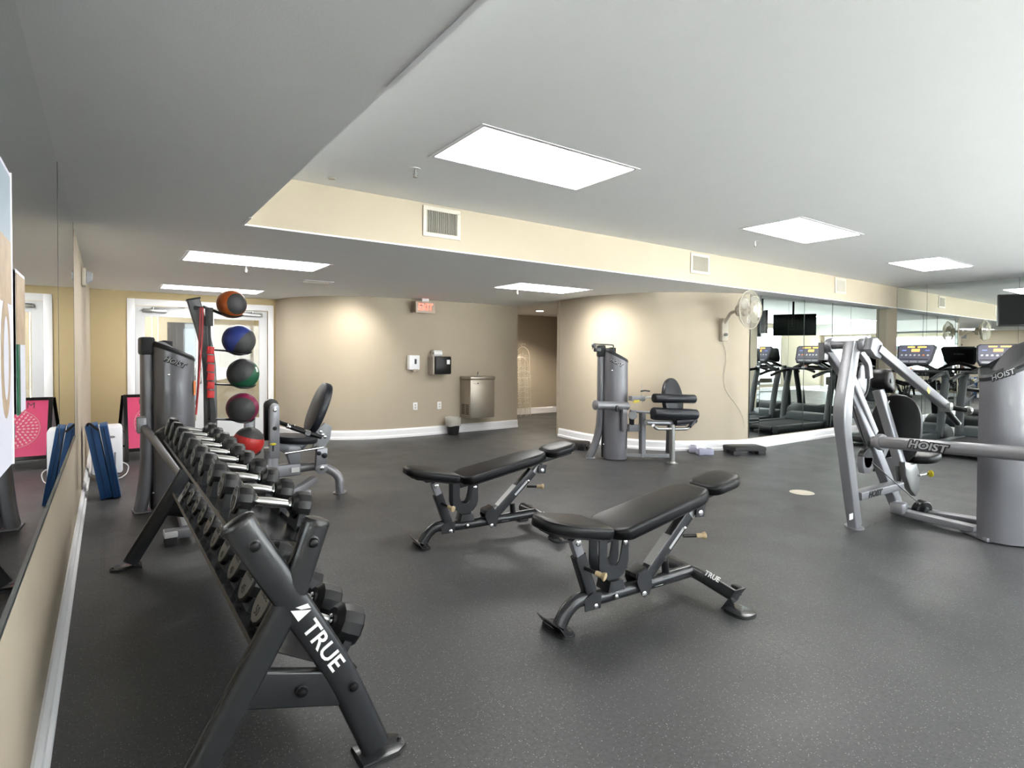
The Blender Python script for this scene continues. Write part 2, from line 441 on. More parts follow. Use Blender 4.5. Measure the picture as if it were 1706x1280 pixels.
struct('bounce_ground_rear', MB().span((-30, -40, -.15), (40, YR-.1, -.05)), 'outside_ground')
struct('wall_right', MB().span((XR, YR, 0), (XR+.1, YM+.1, .25)).span((XR, YR, 2.42), (XR+.1, YM+.1, HIGH)).span((XR, YR, .25), (XR+.1, -3.1, 2.42)).span((XR, 1.0, .25), (XR+.1, YM+.1, 2.42)), 'wall_paint')
def curve_wall(name, pts, m, th=.08, z0=0, z1=LOW):
    b = MB(); n = len(pts); L = []
    for i, p in enumerate(pts):
        a, c = V((*pts[max(i-1, 0)], 0)), V((*pts[min(i+1, n-1)], 0)); d = (c-a).normalized(); L.append(V((-d.y, d.x, 0)))
    rings = []
    for (x, y), nn in zip(pts, L):
        a, c = V((x, y, 0)), V((x, y, 0))+nn*th
        rings.append([V((a.x, a.y, z0)), V((c.x, c.y, z0)), V((c.x, c.y, z1)), V((a.x, a.y, z1))])
    return b.rings(rings)
def smooth_pts(P, n=6):
    out = []; Q = [V((*p, 0)) for p in P]; Q = [2*Q[0]-Q[1]]+Q+[2*Q[-1]-Q[-2]]
    for i in range(1, len(Q)-2):
        a, b, c, d = Q[i-1:i+3]
        for k in range(n):
            t = k/n; p = .5*((2*b)+(c-a)*t+(2*a-5*b+4*c-d)*t*t+(3*b-a-3*c+d)*t**3); out.append((p.x, p.y))
    out.append((Q[-2].x, Q[-2].y)); return out
C1 = smooth_pts([(2.24, YB+.02), (2.36, 9.25), (2.72, 8.72), (3.22, 8.42), (3.8, 8.32), (4.6, 8.30), (6.08, 8.32)])
C2 = smooth_pts([(5.98, 10.2), (5.98, 7.9), (5.96, 7.0), (5.90, 6.2), (6.08, 5.45), (6.45, 5.02), (7.0, 4.72), (7.42, 4.58), (8.8, 4.535), (10.2, 4.49), (XR, 4.445)])
C2 = [p for p in C2 if p[1] <= 7.05]
w1 = struct('wall_curved_left', curve_wall('', C1, ''), 'wall_paint', smooth=30)
w2 = struct('wall_curved_right', curve_wall('', C2, ''), 'wall_paint', smooth=30)
struct('wall_corridor_left', MB().span((6.0, 8.32, 0), (6.08, 10.05, LOW+.1)), 'wall_paint')
struct('wall_corridor_back', MB().span((6.0, 10.05, 0), (8.75, 10.15, LOW+.1)), 'wall_paint')
struct('wall_corridor_right', MB().span((8.47, 7.05, 0), (8.75, 10.05, LOW+.1)), 'door_white')
struct('wall_corridor_front', MB().span((5.99, 7.05, 0), (8.75, 7.10, LOW+.1)), 'wall_paint')
# baseboards: tall board with a rounded cap strip
def base_curve(name, pts, h=.14, th=.018, outward=-1):
    b = MB(); n = len(pts); R = []
    for i, p in enumerate(pts):
        a, c = V((*pts[max(i-1, 0)], 0)), V((*pts[min(i+1, n-1)], 0)); d = (c-a).normalized(); nn = V((-d.y, d.x, 0))*outward
        o = V((p[0], p[1], 0))+nn*.001
        R.append([o+nn*x+V((0, 0, z)) for x, z in ((0, .001), (th+.012, .001), (th+.012, .03), (th, .045), (th, h-.025), (th*.55, h-.012), (th*.4, h), (0, h))])
    b.rings(R); return struct(name, b, 'white_trim', smooth=30)
base_curve('baseboard_left', [(XL, YB), (XL, YR)][::1], .115, .022, outward=1)
base_curve('baseboard_back_left', [(XL, YB), (.20, YB)], .14)
base_curve('baseboard_curved_left', C1)
base_curve('baseboard_curved_right', C2)
base_curve('baseboard_corridor', [(6.08, 10.05), (8.47, 10.05)])
base_curve('baseboard_right', [(XR, YM), (XR, YR)])
base_curve('baseboard_rear', [(XR, YR), (XL, YR)])

# back wall with the glass double door (opening x .225 - 2.13)
DX0, DX1, DH = .31, 2.14, 2.02
struct('wall_back', slab_poly([(XL-.05, YB), (DX0, YB), (DX0, YB+.12), (XL-.05, YB+.12)], 0, LOW), 'wall_paint_yellow')
struct('wall_back_right', slab_poly([(DX1, YB), (2.3, YB), (2.3, YB+.12), (DX1, YB+.12)], 0, LOW), 'wall_paint_yellow')
struct('wall_back_header', MB().span((DX0, YB, DH), (DX1, YB+.12, LOW)), 'wall_paint_yellow')
b = MB()
for lo, hi in (((DX0-.08, YB-.02, 0), (DX0+.015, YB+.0, DH+.08)), ((DX1-.015, YB-.02, 0), (DX1+.07, YB+.0, DH+.08)), ((DX0+.015, YB-.02, DH-.015), (DX1-.015, YB+.0, DH+.08))): b.span(lo, hi, .004)
struct('trim_3', b, 'white_gloss', smooth=30)
def glass_door(name, x0, x1, y, h, hinge_left, frame='door_white', st=.12, bot=.28, gl='glass'):
    d = MB()
    d.span((x0, y, .01), (x0+st, y+.045, h)).span((x1-st, y, .01), (x1, y+.045, h)).span((x0+st, y, h-.15), (x1-st, y+.045, h)).span((x0+st, y, .01), (x1-st, y+.045, bot))
    o = struct(name, d, frame)
    g = MB().span((x0+st, y+.018, bot), (x1-st, y+.026, h-.15)).build('pane', gl, o)
    hx = x1-st*.5 if hinge_left else x0+st*.5
    MB().tube([(hx, y-.002, 1.12), (hx, y-.06, 1.12), (hx, y-.06, .86), (hx, y-.002, .86)], .011, fil=.03).build('door_handle', 'steel', o)
    s = 1 if hinge_left else -1; xh = x0+.02 if hinge_left else x1-.02
    c = MB().box((xh+s*.22, y-.03, h-.065), (.30, .055, .055), bev=.012).cyl((xh+s*.20, y-.03, h-.04), (xh+s*.20, y-.03, h-.012), .018)
    c.build('door_closer', 'steel', o)
    MB().tube([(xh+s*.20, y-.035, h-.015), (xh+s*.50, y-.075, h-.005), (xh+s*.60, y-.01, h-.004)], .009, .004, 'rect').build('closer_arm', 'steel', o)
    return o
xm = (DX0+DX1)/2
glass_door('door_1', DX0+.02, xm-.004, YB+.03, DH-.02, True)
glass_door('door_2', xm+.004, DX1-.02, YB+.03, DH-.02, False)
# vestibule behind it
VY = 12.0
struct('floor_vestibule', MB().span((-1.2, 10.35, -.02), (3.2, VY+.1, -.002)), 'plastic_grey')
struct('wall_vestibule_left', MB().span((-1.3, YB+.12, 0), (-1.2, VY, 2.5)), 'wall_paint_yellow')
struct('wall_vestibule_right', MB().span((2.35, YB+.12, 0), (2.45, VY, 2.5)), 'wall_paint_yellow')
struct('ceiling_vestibule', MB().span((-1.3, YB+.12, 2.42), (3.2, VY+.1, 2.5)), 'ceiling_paint')
b = MB().span((-1.2, VY, 2.05), (2.35, VY+.1, 2.42)).span((-1.2, VY, 0), (-.35, VY+.1, 2.05)).span((1.75, VY, 0), (2.35, VY+.1, 2.05)).span((.66, VY, 0), (.74, VY+.1, 2.05))
struct('wall_vestibule_back', b, 'cream_door')
glass_door('door_3', -.35, .65, VY+.02, 2.03, True, 'cream_door', .14, .30, 'dimming_glass')
glass_door('door_4', .75, 1.75, VY+.02, 2.03, False, 'cream_door', .14, .30, 'dimming_glass')
struct('floor_outside', MB().span((-14, VY+.1, -.12), (16, 34, -.06)), 'outside_ground')
ob = MB().span((-9, 24, 0), (12, 24.4, 5.5)); struct('wall_outside', ob, 'outside_wall')
car = thing('parked_car', 'dark blue car parked outside beyond the entrance doors', 'car', (-.6, 18, -.06))
sec = [(-2.1, .35), (-2.15, .75), (-1.2, .9), (-.7, 1.38), (.7, 1.42), (1.35, .95), (2.1, .82), (2.15, .38)]
MB().prism(sec, (-.6, 17.2, .0), (1, 0, 0), (0, 0, 1), (0, 1, 0), 1.7, .08).build('body', 'car_paint', car)
for sx in (-1.35, 1.35):
    for sy in (17.2, 18.75):
        MB().cyl((-.6+sx, sy, .27), (-.6+sx, sy+.2, .27), .33, 20).build('wheel', 'rubber_black', car)
MB().prism([(-1.55, .92), (-.65, 1.3), (.62, 1.33), (1.1, .95)], (-.6, 17.19, 0), (1, 0, 0), (0, 0, 1), (0, 1, 0), 1.72).build('side_window', 'plastic_black', car)

# ---------------- mirrors
lm = thing('wall_mirror', 'large frameless mirror panels along the left wall behind the dumbbell rack', 'mirror', (XL, 2, .75))
MB0 = .752; yE = 4.86
for y0, y1 in ((yE-1.50, yE), (yE-4.5, yE-1.502), (yE-5.8, yE-4.502)):
    MB().span((XL+.001, y0, MB0), (XL+.007, y1, LOW-.004)).build('mirror_panel', 'mirror', lm, smooth=0)
for y in (yE+.001, yE-1.501, yE-4.501): MB().span((XL+.001, y-.002, MB0), (XL+.008, y+.002, LOW-.004)).build('panel_edge', 'mirror_edge', lm, smooth=0)
MB().span((XL+.0005, yE-5.8, MB0-.012), (XL+.012, yE+.002, MB0)).build('bottom_channel', 'mirror_edge', lm, smooth=0)

bmr = thing('wall_mirror', 'tall mirror panels beside the wall fan under the soffit', 'mirror', (8, YM, .13))
mx = [WY(1245, 620, 4.60).x, WY(1337, 600, 4.46).x, 9.05, WY(1460, 600, YM).x, XR-.012]
mx = [7.43, WY(1264, 600, 4.57).x, WY(1337, 600, 4.54).x, WY(1383, 600, 4.52).x, WY(1460, 600, 4.47).x, XR-.01]
def wall_y(x):
    for (xa, ya), (xb, yb) in zip(C2, C2[1:]):
        if xa <= x <= xb and x > 6.3: return ya+(yb-ya)*(x-xa)/(xb-xa+1e-9)
    return 4.445
for a, c in zip(mx, mx[1:]):
    ya, yc = wall_y(a)-.012, wall_y(c)-.012
    MB().prism([(a+.002, ya), (c-.002, yc), (c-.002, yc+.006), (a+.002, ya+.006)], (0, 0, .152), (1, 0, 0), (0, 1, 0), (0, 0, 1), LOW-.155).build('mirror_panel', 'mirror', bmr, smooth=0)
    MB().box((a, ya+.0, (LOW+.15)/2), (.005, .008, LOW-.16)).build('panel_edge', 'mirror_edge', bmr, smooth=0)
rmr = thing('wall_mirror', 'floor to ceiling mirror panels on the right wall behind the treadmills', 'mirror', (XR, 2, .15))
ys = [WX(1543, 600, XR).y]
ys = [YS-.004, ys[0], ys[0]-1.22, ys[0]-2.44]
for a, c in zip(ys, ys[1:]):
    MB().span((XR-.008, c+.002, .152), (XR-.002, a-.002, HIGH-.004)).build('mirror_panel', 'mirror', rmr, smooth=0)
    MB().span((XR-.009, c-.002, .152), (XR-.003, c+.002, HIGH-.004)).build('panel_edge', 'mirror_edge', rmr, smooth=0)

# ---------------- recessed ceiling lights
def ceiling_light(x0, y0, x1, y1, z, label, grp, cells=True):
    t = thing('ceiling_light', label, 'ceiling light', ((x0+x1)/2, (y0+y1)/2, z), grp)
    w = .022; f = MB()
    f.span((x0-w, y0-w, z-.004), (x1+w, y0, z-.0005)).span((x0-w, y1, z-.004), (x1+w, y1+w, z-.0005)).span((x0-w, y0, z-.004), (x0, y1, z-.0005)).span((x1, y0, z-.004), (x1+w, y1, z-.0005))
    f.build('frame', 'white_gloss', t, smooth=0)
    g = .008; d = MB()
    d.span((x0, y0, z-.0032), (x1, y0+g, z-.0006)).span((x0, y1-g, z-.0032), (x1, y1, z-.0006)).span((x0, y0, z-.0032), (x0+g, y1, z-.0006)).span((x1-g, y0, z-.0032), (x1, y1, z-.0006))
    d.build('gasket', 'dark_gap', t, smooth=0)
    MB().span((x0+g, y0+g, z-.0026), (x1-g, y1-g, z-.0008)).build('diffuser', 'panel_light', t, smooth=0)
    return t
gl = 'recessed ceiling light panels'
ceiling_light(1.69, 2.64, 2.91, 3.24, HIGH, 'large light panel in the high ceiling, nearest and biggest in view', gl)
ceiling_light(5.10, 2.66, 6.31, 3.24, HIGH, 'light panel in the high ceiling in the middle of the row', gl)
ceiling_light(8.50, 2.66, 9.71, 3.25, HIGH, 'light panel in the high ceiling, farthest of the row towards the right', gl)
ceiling_light(.58, 5.60, 1.80, 6.20, LOW, 'light panel in the low ceiling above the left weight machine', gl)
ceiling_light(4.12, 5.58, 5.29, 6.18, LOW, 'light panel in the low ceiling in front of the corridor', gl)
ceiling_light(.59, 8.56, 1.81, 9.08, LOW, 'light panel in the low ceiling just before the glass doors', gl)
for x, w_ in ((1.69, 'closest to the left wall'), (5.10, 'in the middle'), (8.50, 'closest to the right wall')):  # unseen row added to supply more light
    ceiling_light(x, -.9, x+1.22, -.3, HIGH, 'added light panel in the high ceiling behind the photographer, '+w_, gl)
dl = thing('downlight', 'small round downlight in the corridor ceiling', 'ceiling light', (7.05, 8.9, LOW))
MB().lathe([(.075, 0), (.085, -.004), (.085, -.001)], (7.05, 8.9, LOW-.001), (0, 0, 1), 24).build('rim', 'white_gloss', dl)
MB().lathe([(.07, -.0062), (.07, -.0052)], (7.05, 8.9, LOW), (0, 0, 1), 24).build('lamp', 'downlight', dl)
ld = bpy.data.lights.new('spot', 'SPOT'); ld.energy = 110; ld.color = (1, .88, .72); ld.spot_size = 2.4; ld.spot_blend = .6; ld.shadow_soft_size = .06
lo = bpy.data.objects.new('lamp', ld); COL.objects.link(lo); lo.parent = dl; lo.location = (0, 0, -.02)
for k, (lx, ly, tx, ty, lab) in enumerate(((2.75, 7.7, 2.95, 8.6, 'small recessed spotlight close to the curved wall beside the doors'), (5.15, 5.75, 6.0, 5.9, 'small recessed spotlight over the curved wall beside the corridor'))):
    sp = thing('downlight', lab, 'ceiling light', (lx, ly, LOW))
    MB().lathe([(.045, 0), (.05, -.003), (.05, -.001)], (lx, ly, LOW-.001), (0, 0, 1), 20).build('rim', 'white_gloss', sp)
    ld = bpy.data.lights.new('spot', 'SPOT'); ld.energy = 50; ld.color = (1, .95, .87); ld.spot_size = 1.7; ld.spot_blend = .9; ld.shadow_soft_size = .05
    lo = bpy.data.objects.new('lamp', ld); COL.objects.link(lo); lo.parent = sp; lo.location = (0, 0, -.02)
    d = V((tx-lx, ty-ly, -.95)); lo.rotation_euler = d.to_track_quat('-Z', 'Y').to_euler()

# ---------------- grilles on the soffit, ceiling vent, sprinklers
def grille(x0, z0, x1, z1, y, label):
    t = thing('air_grille', label, 'vent', ((x0+x1)/2, y, (z0+z1)/2), 'air return grilles on the soffit')
    w = .035; f = MB()
    f.span((x0, y-.014, z0), (x1, y-.001, z0+w), .003).span((x0, y-.014, z1-w), (x1, y-.001, z1), .003).span((x0, y-.014, z0+w), (x0+w, y-.001, z1-w), .003).span((x1-w, y-.014, z0+w), (x1, y-.001, z1-w), .003)
    f.build('frame', 'grille_paint', t)
    MB().span((x0+w, y-.002, z0+w), (x1-w, y-.0005, z1-w)).build('backing', 'grille_dark', t, smooth=0)
    n = int((x1-x0-2*w)/.0185)
    for i in range(n):
        xx = x0+w+(i+.5)*(x1-x0-2*w)/n
        MB().box((xx, y-.007, (z0+z1)/2), (.0035, .010, z1-z0-2*w), Matrix.Rotation(.5, 3, 'Z')).build('slat', 'grille_paint', t, smooth=0)
    for zz in (z0+.1, z1-.1):
        for xx in (x0+w/2, x1-w/2): pass
    bolt(t, (x0+w/2, y-.014, (z0+z1)/2), (0, -1, 0), .004, 'steel', 'screw', .002); bolt(t, (x1-w/2, y-.014, (z0+z1)/2), (0, -1, 0), .004, 'steel', 'screw', .002)
grille(2.135, 2.307, 2.492, 2.560, YS, 'white louvred air grille on the soffit above the near end, largest')
grille(5.664, 2.312, 6.03, 2.556, YS, 'louvred air grille on the soffit above the curved wall')
grille(9.25, 2.318, 9.60, 2.56, YS, 'louvred air grille on the soffit close to the right mirror')
t = thing('ceiling_vent', 'small slotted vent in the low ceiling before the curved wall', 'vent', (2.08, 7.05, LOW))
MB().span((1.91, 6.93, LOW-.006), (2.27, 7.19, LOW-.001), .002).build('frame', 'white_gloss', t)
MB().span((1.94, 6.96, LOW-.0068), (2.24, 7.16, LOW-.0061)).build('backing', 'grille_dark', t, smooth=0)
for i in range(6): MB().span((1.94, 6.975+i*.032, LOW-.011), (2.24, 6.985+i*.032, LOW-.0069)).build('slat', 'grille_paint', t, smooth=0)
def sprinkler(p, z, label):
    t = thing('fire_sprinkler', label, 'sprinkler', (p.x, p.y, z), 'fire sprinklers')
    MB().lathe([(.034, -.004), (.034, -.001)], (p.x, p.y, z), (0, 0, 1), 20).build('escutcheon', 'white_gloss', t)
    MB().cyl((p.x, p.y, z-.05), (p.x, p.y, z-.004), .008).tube([(p.x-.014, p.y, z-.02), (p.x-.016, p.y, z-.04), (p.x, p.y, z-.055), (p.x+.016, p.y, z-.04), (p.x+.014, p.y, z-.02)], .003).build('nozzle', 'steel', t)
    MB().lathe([(.016, -.060), (.016, -.057)], (p.x, p.y, z), (0, 0, 1), 16).build('deflector', 'steel', t)
sprinkler(WZ(692, 281, HIGH), HIGH, 'small white sprinkler head in the high ceiling left of the largest light panel')
sprinkler(WZ(1258, 402, HIGH), HIGH, 'small sprinkler head in the high ceiling beside the middle light panel')
sprinkler(WZ(410, 444, LOW), LOW, 'small sprinkler head in the low ceiling by the light panel over the left machine')
sprinkler(WZ(862, 483, LOW), LOW, 'small sprinkler head in the low ceiling near the corridor')
sprinkler(WZ(1633, 482, HIGH), HIGH, 'small sprinkler head in the high ceiling near the hanging screens') if False else None
t = MB().lathe([(.025, -.006), (.03, -.001)], (WZ(553, 297, HIGH).x, WZ(553, 297, HIGH).y, HIGH), (0, 0, 1), 18).build('ceiling_sensor', 'grille_paint')
tag(t, 'tiny round sensor cover in the high ceiling near the soffit', 'sensor')

# ================================================================== WALL ITEMS
def on_c1(px, py):        # point on the flat run of the curved left wall
    p = WY(px, py, 8.31); return p
# exit sign
e0, e1 = WY(692, 499, 8.1), WY(724, 523, 8.1)
t = thing('exit_sign', 'lit red EXIT sign hanging from the low ceiling by the curved wall', 'exit sign', ((e0.x+e1.x)/2, 8.1, e1.z))
ex, ez0, ez1 = (e0.x+e1.x)/2, e1.z+.0, e0.z-.025
MB().span((e0.x, 8.08, ez0), (e1.x, 8.12, ez1), .008).build('housing', 'exit_body', t)
MB().span((ex-.06, 8.08, ez1), (ex+.06, 8.13, LOW-.001), .004).build('canopy', 'white_gloss', t)
lettering('EXIT', (ex, 8.078, (ez0+ez1)/2), (1, 0, 0), (0, 0, 1), .155, 'exit_red', t, bold=.002, sx=.82)
# soap dispenser
a, c = on_c1(677.5, 592), on_c1(694.5, 619)
t = thing('soap_dispenser', 'white soap dispenser on the curved wall left of the towel dispenser', 'soap dispenser', ((a.x+c.x)/2, 8.3, c.z))
MB().span((a.x, 8.20, c.z+.03), (c.x, 8.30, a.z), .012).build('body', 'white_gloss', t)
MB().box(((a.x+c.x)/2+.01, 8.20, c.z+.02), (.07, .07, .04), bev=.01).build('push_lever', 'fan_plastic', t)
MB().span(((a.x+c.x)/2-.005, 8.196, (a.z+c.z)/2-.01), ((a.x+c.x)/2+.03, 8.201, (a.z+c.z)/2+.07)).build('window', 'plastic_dark', t)
# towel dispenser
a, c = on_c1(712.5, 594), on_c1(741, 623)
t = thing('towel_dispenser', 'smoked black paper towel dispenser on the curved wall', 'dispenser', ((a.x+c.x)/2, 8.3, c.z))
MB().span((a.x, 8.12, c.z), (a.x+.03, 8.30, a.z), .01).span((a.x+.03, 8.2, c.z), (c.x, 8.30, a.z), .01).build('back', 'fan_plastic', t)
MB().span((a.x+.03, 8.08, c.z), (c.x, 8.2, a.z), .02).build('cover', 'plastic_black', t)
MB().span((c.x-.09, 8.074, (a.z+c.z)/2+.02), (c.x-.035, 8.079, (a.z+c.z)/2+.09)).build('paper_tag', 'white_print', t)
r = thing('paper_roll', 'white paper roll lying on top of the towel dispenser', 'paper roll', (a.x+.09, 8.2, a.z))
MB().lathe([(.02, 0), (.052, .002), (.052, .15), (.02, .152)], (a.x+.04, 8.21, a.z+.053), (1, .0, 0), 22).build('roll', 'white_print', r)
MB().lathe([(.021, -.001), (.021, .153)], (a.x+.04, 8.21, a.z+.053), (1, 0, 0), 16).build('core', 'wood_tan', r)
# outlets
for px, py, lb in ((691.5, 677, 'white wall outlet plate left of the waste bin'), (731.5, 675.5, 'white wall outlet plate above the waste bin')):
    p = on_c1(px, py); t = thing('wall_outlet', lb, 'outlet', p, 'outlets on the curved wall')
    MB().box((p.x, 8.302, p.z), (.075, .008, .12), bev=.002).build('plate', 'white_gloss', t)
    for dz in (-.022, .022): MB().box((p.x, 8.296, p.z+dz), (.03, .006, .028), bev=.002).build('socket', 'grille_paint', t)
# drinking fountain (wall hung steel box)
a, c = WY(784, 628, 7.95), WY(824, 697, 7.95)
x0 = a.x; x1 = c.x; zt, zb = a.z, c.z
t = thing('drinking_fountain', 'beige steel drinking fountain hung on the curved wall', 'drinking fountain', ((x0+x1)/2, 8.3, zb))
MB().span((x0, 7.95, zb+.02), (x1, 8.295, zt-.05), .012).build('cabinet', 'fountain_steel', t)
MB().span((x0-.008, 7.93, zt-.05), (x1+.008, 8.298, zt), .016).build('basin_rim', 'fountain_steel', t)
MB().lathe([(.13, 0), (.12, .004), (.05, .002)], ((x0+x1)/2, 8.09, zt-.002), (0, 0, 1), 24, (1, .8)).build('bowl', 'steel', t)
MB().tube([((x0+x1)/2+.05, 8.2, zt), ((x0+x1)/2+.05, 8.2, zt+.05), ((x0+x1)/2+.03, 8.15, zt+.075), ((x0+x1)/2+.01, 8.12, zt+.06)], .010, fil=.02).build('bubbler', 'chrome', t)
MB().span((x0+.02, 7.944, zb+.03), (x1-.02, 7.951, zt-.07), .003).build('front_panel', 'fountain_steel', t)
for i in range(8):
    for yy in (8.0, 8.13): MB().span((x0-.003, yy, zb+.08+i*.022), (x0+.001, yy+.10, zb+.092+i*.022)).build('vent_slot', 'grille_dark', t, smooth=0)
MB().span((x0+.06, 7.94, zt-.12), (x0+.12, 7.945, zt-.105)).build('badge', 'label_silver', t); bolt(t, (x0+.14, 7.944, zt-.112), (0, -1, 0), .010, 'plastic_dark', 'lock', .006)
# waste bin with liner
wb = WZ(755, 723.5, 0); wb.y = 8.12; wb.x = WY(755, 700, 8.12).x
t = thing('waste_bin', 'small black waste bin with a clear liner beneath the drinking fountain', 'bin', (wb.x, wb.y, 0))
MB().lathe([(.085, .001), (.09, .01), (.12, .24), (.125, .245), (.115, .24), (.082, .012)], (wb.x, wb.y, 0), (0, 0, 1), 28).build('bucket', 'trash_black', t)
rr = []
for k, (r_, z_) in enumerate(((.123, .15), (.128, .20), (.130, .255), (.135, .285), (.120, .28), (.112, .23))):
    rr.append([V((wb.x+(r_+.004*math.sin(7*q+k))*math.cos(q), wb.y+(r_+.004*math.cos(5*q))*math.sin(q), z_+.008*math.sin(3*q+k))) for q in [2*PI*j/30 for j in range(30)]])
b = MB(); b.rings(rr, cap=False); b.build('liner', 'bin_liner', t)
# white wire trellis in the corridor
tr = thing('garden_trellis', 'white scrolled wire trellis screens leaning in the corridor', 'trellis', (7.2, 9.7, 0))
def screen(ox, oy, w, h, ux, rz):
    u = V((math.cos(rz), math.sin(rz), 0)); o = V((ox, oy, 0)); b = MB(); r = .006
    P = lambda a, z: o+u*a+V((0, .02*z, z))
    arch = [P(0, .02)]+[P(0, h*.86)]+[P(w/2-w/2*math.cos(q), h*.86+h*.14*math.sin(q)) for q in [PI*k/10 for k in range(1, 10)]]+[P(w, h*.86), P(w, .02)]
    b.tube(arch, r, seg=6)
    for z in (h*.18, h*.42, h*.64, h*.84): b.tube([P(0, z), P(w, z)], r*.7, seg=5)
    for a in (.33, .66): b.tube([P(w*a, .0), P(w*a, h*.84)], r*.6, seg=5)
    b.build('outer_frame', 'wicker_white', tr)
    b = MB()
    for zi in range(9):
        for ai in range(2):
            cx, cz = w*(.27+.46*ai), h*(.07+.096*zi)
            S = [P(cx+(1-2*ai)*(.010+.055*q/16)*math.cos(q*.55), cz+(.010+.055*q/16)*math.sin(q*.55)) for q in range(17)]
            b.tube(S, r*.55, seg=5)
    b.build('scrollwork', 'wicker_white', tr)
    S = [P(w/2+(.012+.05*q/14)*math.cos(q*.5), h*1.0+.04+(.012+.04*q/14)*math.sin(q*.5)) for q in range(15)]
    MB().tube(S, r*.6, seg=5).build('finial', 'wicker_white', tr)
tx_ = WY(862, 600, 9.75).x
screen(tx_+.02, 9.80, .36, 1.50, 0, 0); screen(tx_-.12, 9.68, .36, 1.28, 0, 0); screen(tx_-.16, 9.56, .38, 1.0, 0, 0)

# wall fan
fc = V((6.86, 4.22, 1.93)); wm = V((6.78, 4.80, 1.78))
t = thing('wall_fan', 'beige caged fan mounted on the curved wall beside the mirror', 'fan', wm)
mp = WX(1220, 549, 6.98); wy = wall_y(6.98)
MB().box((6.98, wy-.04, mp.z), (.10, .08, .32), Matrix.Rotation(-.4, 3, 'Z'), .015).build('mount_box', 'fan_plastic', t)
MB().lathe([(.022, 0), (.022, .02), (.014, .022)], (6.95, wy-.09, mp.z-.07), (-.3, -1, 0), 16).build('speed_dial', 'plastic_dark', t)
MB().tube([(6.97, wy-.05, mp.z+.08), (6.92, 4.55, fc.z-.02), (6.87, 4.42, fc.z)], .022, fil=.05).build('arm', 'fan_plastic', t)
MB().lathe([(.03, 0), (.075, .02), (.085, .09), (.06, .13)], fc+V((0, .20, 0)), (0, -1, 0), 20).build('motor', 'fan_plastic', t)
cg = MB(); RF = .25
for k in range(64):
    q = 2*PI*k/64; d = V((math.cos(q), 0, math.sin(q)))
    cg.tube([fc+d*.05+V((0, -.07, 0)), fc+d*.17+V((0, -.06, 0)), fc+d*RF+V((0, 0, 0)), fc+d*.19+V((0, .075, 0)), fc+d*.07+V((0, .10, 0))], .0020, seg=4)
cg.build('cage_wires', 'cage_cream', t, kind='stuff')
for rr_, yy in ((RF, 0), (.17, -.062), (.05, -.071)):
    MB().tube([fc+V((rr_*math.cos(2*PI*k/36), yy, rr_*math.sin(2*PI*k/36))) for k in range(36)], .0055 if yy == 0 else .003, seg=6, closed=True, up=(0, 1, 0)).build('cage_ring', 'cage_cream', t)
MB().lathe([(.045, 0), (.05, .006), (.03, .012)], fc+V((0, -.068, 0)), (0, -1, 0), 20).build('badge', 'fan_plastic', t)
for k in range(3):
    q = 2*PI*k/3+.4; b = MB(); g = []
    for i in range(7):
        r_ = .03+.175*i/6; wdt = .35+.55*math.sin(PI*min(1, i/6*.9+.08)); row = []
        for j in range(5):
            aa = q+(j/4-.5)*wdt*1.25; row.append(fc+V((r_*math.cos(aa), .015+.035*(j/4-.5), r_*math.sin(aa))))
        g.append(row)
    b.sheet(g); o = b.build('blade', 'fan_blade', t); md = o.modifiers.new('s', 'SOLIDIFY'); md.thickness = .003
cp = []
for k in range(0, 25):
    q_ = k/24; xx = 6.98+.05*math.sin(q_*9)+.34*q_**2; cp.append(V((xx, wall_y(xx)-.016, mp.z-.15-1.22*q_)))
tag(MB().tube(cp, .004, seg=6).build('power_cord', 'cage_cream'), 'thin pale power cord hanging down the wall from the fan', 'cord')

# emergency lamp on the left wall
pz = WX(147, 463, XL+.05)
t = thing('alarm_unit', 'small grey alarm unit high on the left wall past the mirror', 'alarm', (XL, pz.y, pz.z))
MB().span((XL+.001, pz.y-.09, pz.z-.08), (XL+.035, pz.y+.09, pz.z+.08), .008).build('backplate', 'fan_plastic', t)
MB().prism([(0, -.06), (.045, -.03), (.05, .04), (0, .06)], (XL+.035, pz.y-.07, pz.z), (1, 0, 0), (0, 0, 1), (0, 1, 0), .14, .008).build('lens', 'plastic_grey', t)

# charts hanging on the left mirror
cyE = WX(27, 600, XL+.02).y
t = thing('exercise_chart', 'laminated exercise chart hung on the left mirror, nearest the photographer', 'poster', (XL+.02, cyE-.3, 1.05))
zt_, zb_ = WX(24, 292, XL+.02).z, WX(27, 772, XL+.02).z
MB().span((XL+.010, cyE-.62, zb_), (XL+.013, cyE, zt_)).build('sheet', 'chart_lilac', t, smooth=0)
MB().span((XL+.0131, cyE-.60, zt_-.26), (XL+.0136, cyE-.012, zt_-.01)).build('picture', 'chart_blue', t, smooth=0)
b = MB(); b.prism([(.07*math.cos(q), .13*math.sin(q)) for q in [2*PI*k/28 for k in range(28)]], (XL+.0131, cyE-.10, zb_+.24), (0, 1, 0), (0, 0, 1), (1, 0, 0), .0006); b.build('picture', 'chart_brown', t, smooth=0)
b = MB(); b.prism([(.035*math.cos(q), .09*math.sin(q)) for q in [2*PI*k/28 for k in range(28)]], (XL+.0138, cyE-.10, zb_+.24), (0, 1, 0), (0, 0, 1), (1, 0, 0), .0004); b.build('picture', 'chart_lilac', t, smooth=0)
MB().span((XL+.0132, cyE-.60, zb_+.36), (XL+.0138, cyE-.01, zb_+.50)).build('picture', 'chart_brown', t, smooth=0)
MB().span((XL+.009, cyE, zb_-.004), (XL+.015, cyE+.005, zt_+.004)).build('edge_strip', 'white_gloss', t, smooth=0)
t = thing('exercise_chart', 'narrow laminated chart with a green edge on the left mirror, beyond the wide chart', 'poster', (XL+.02, cyE+.1, 1.2))
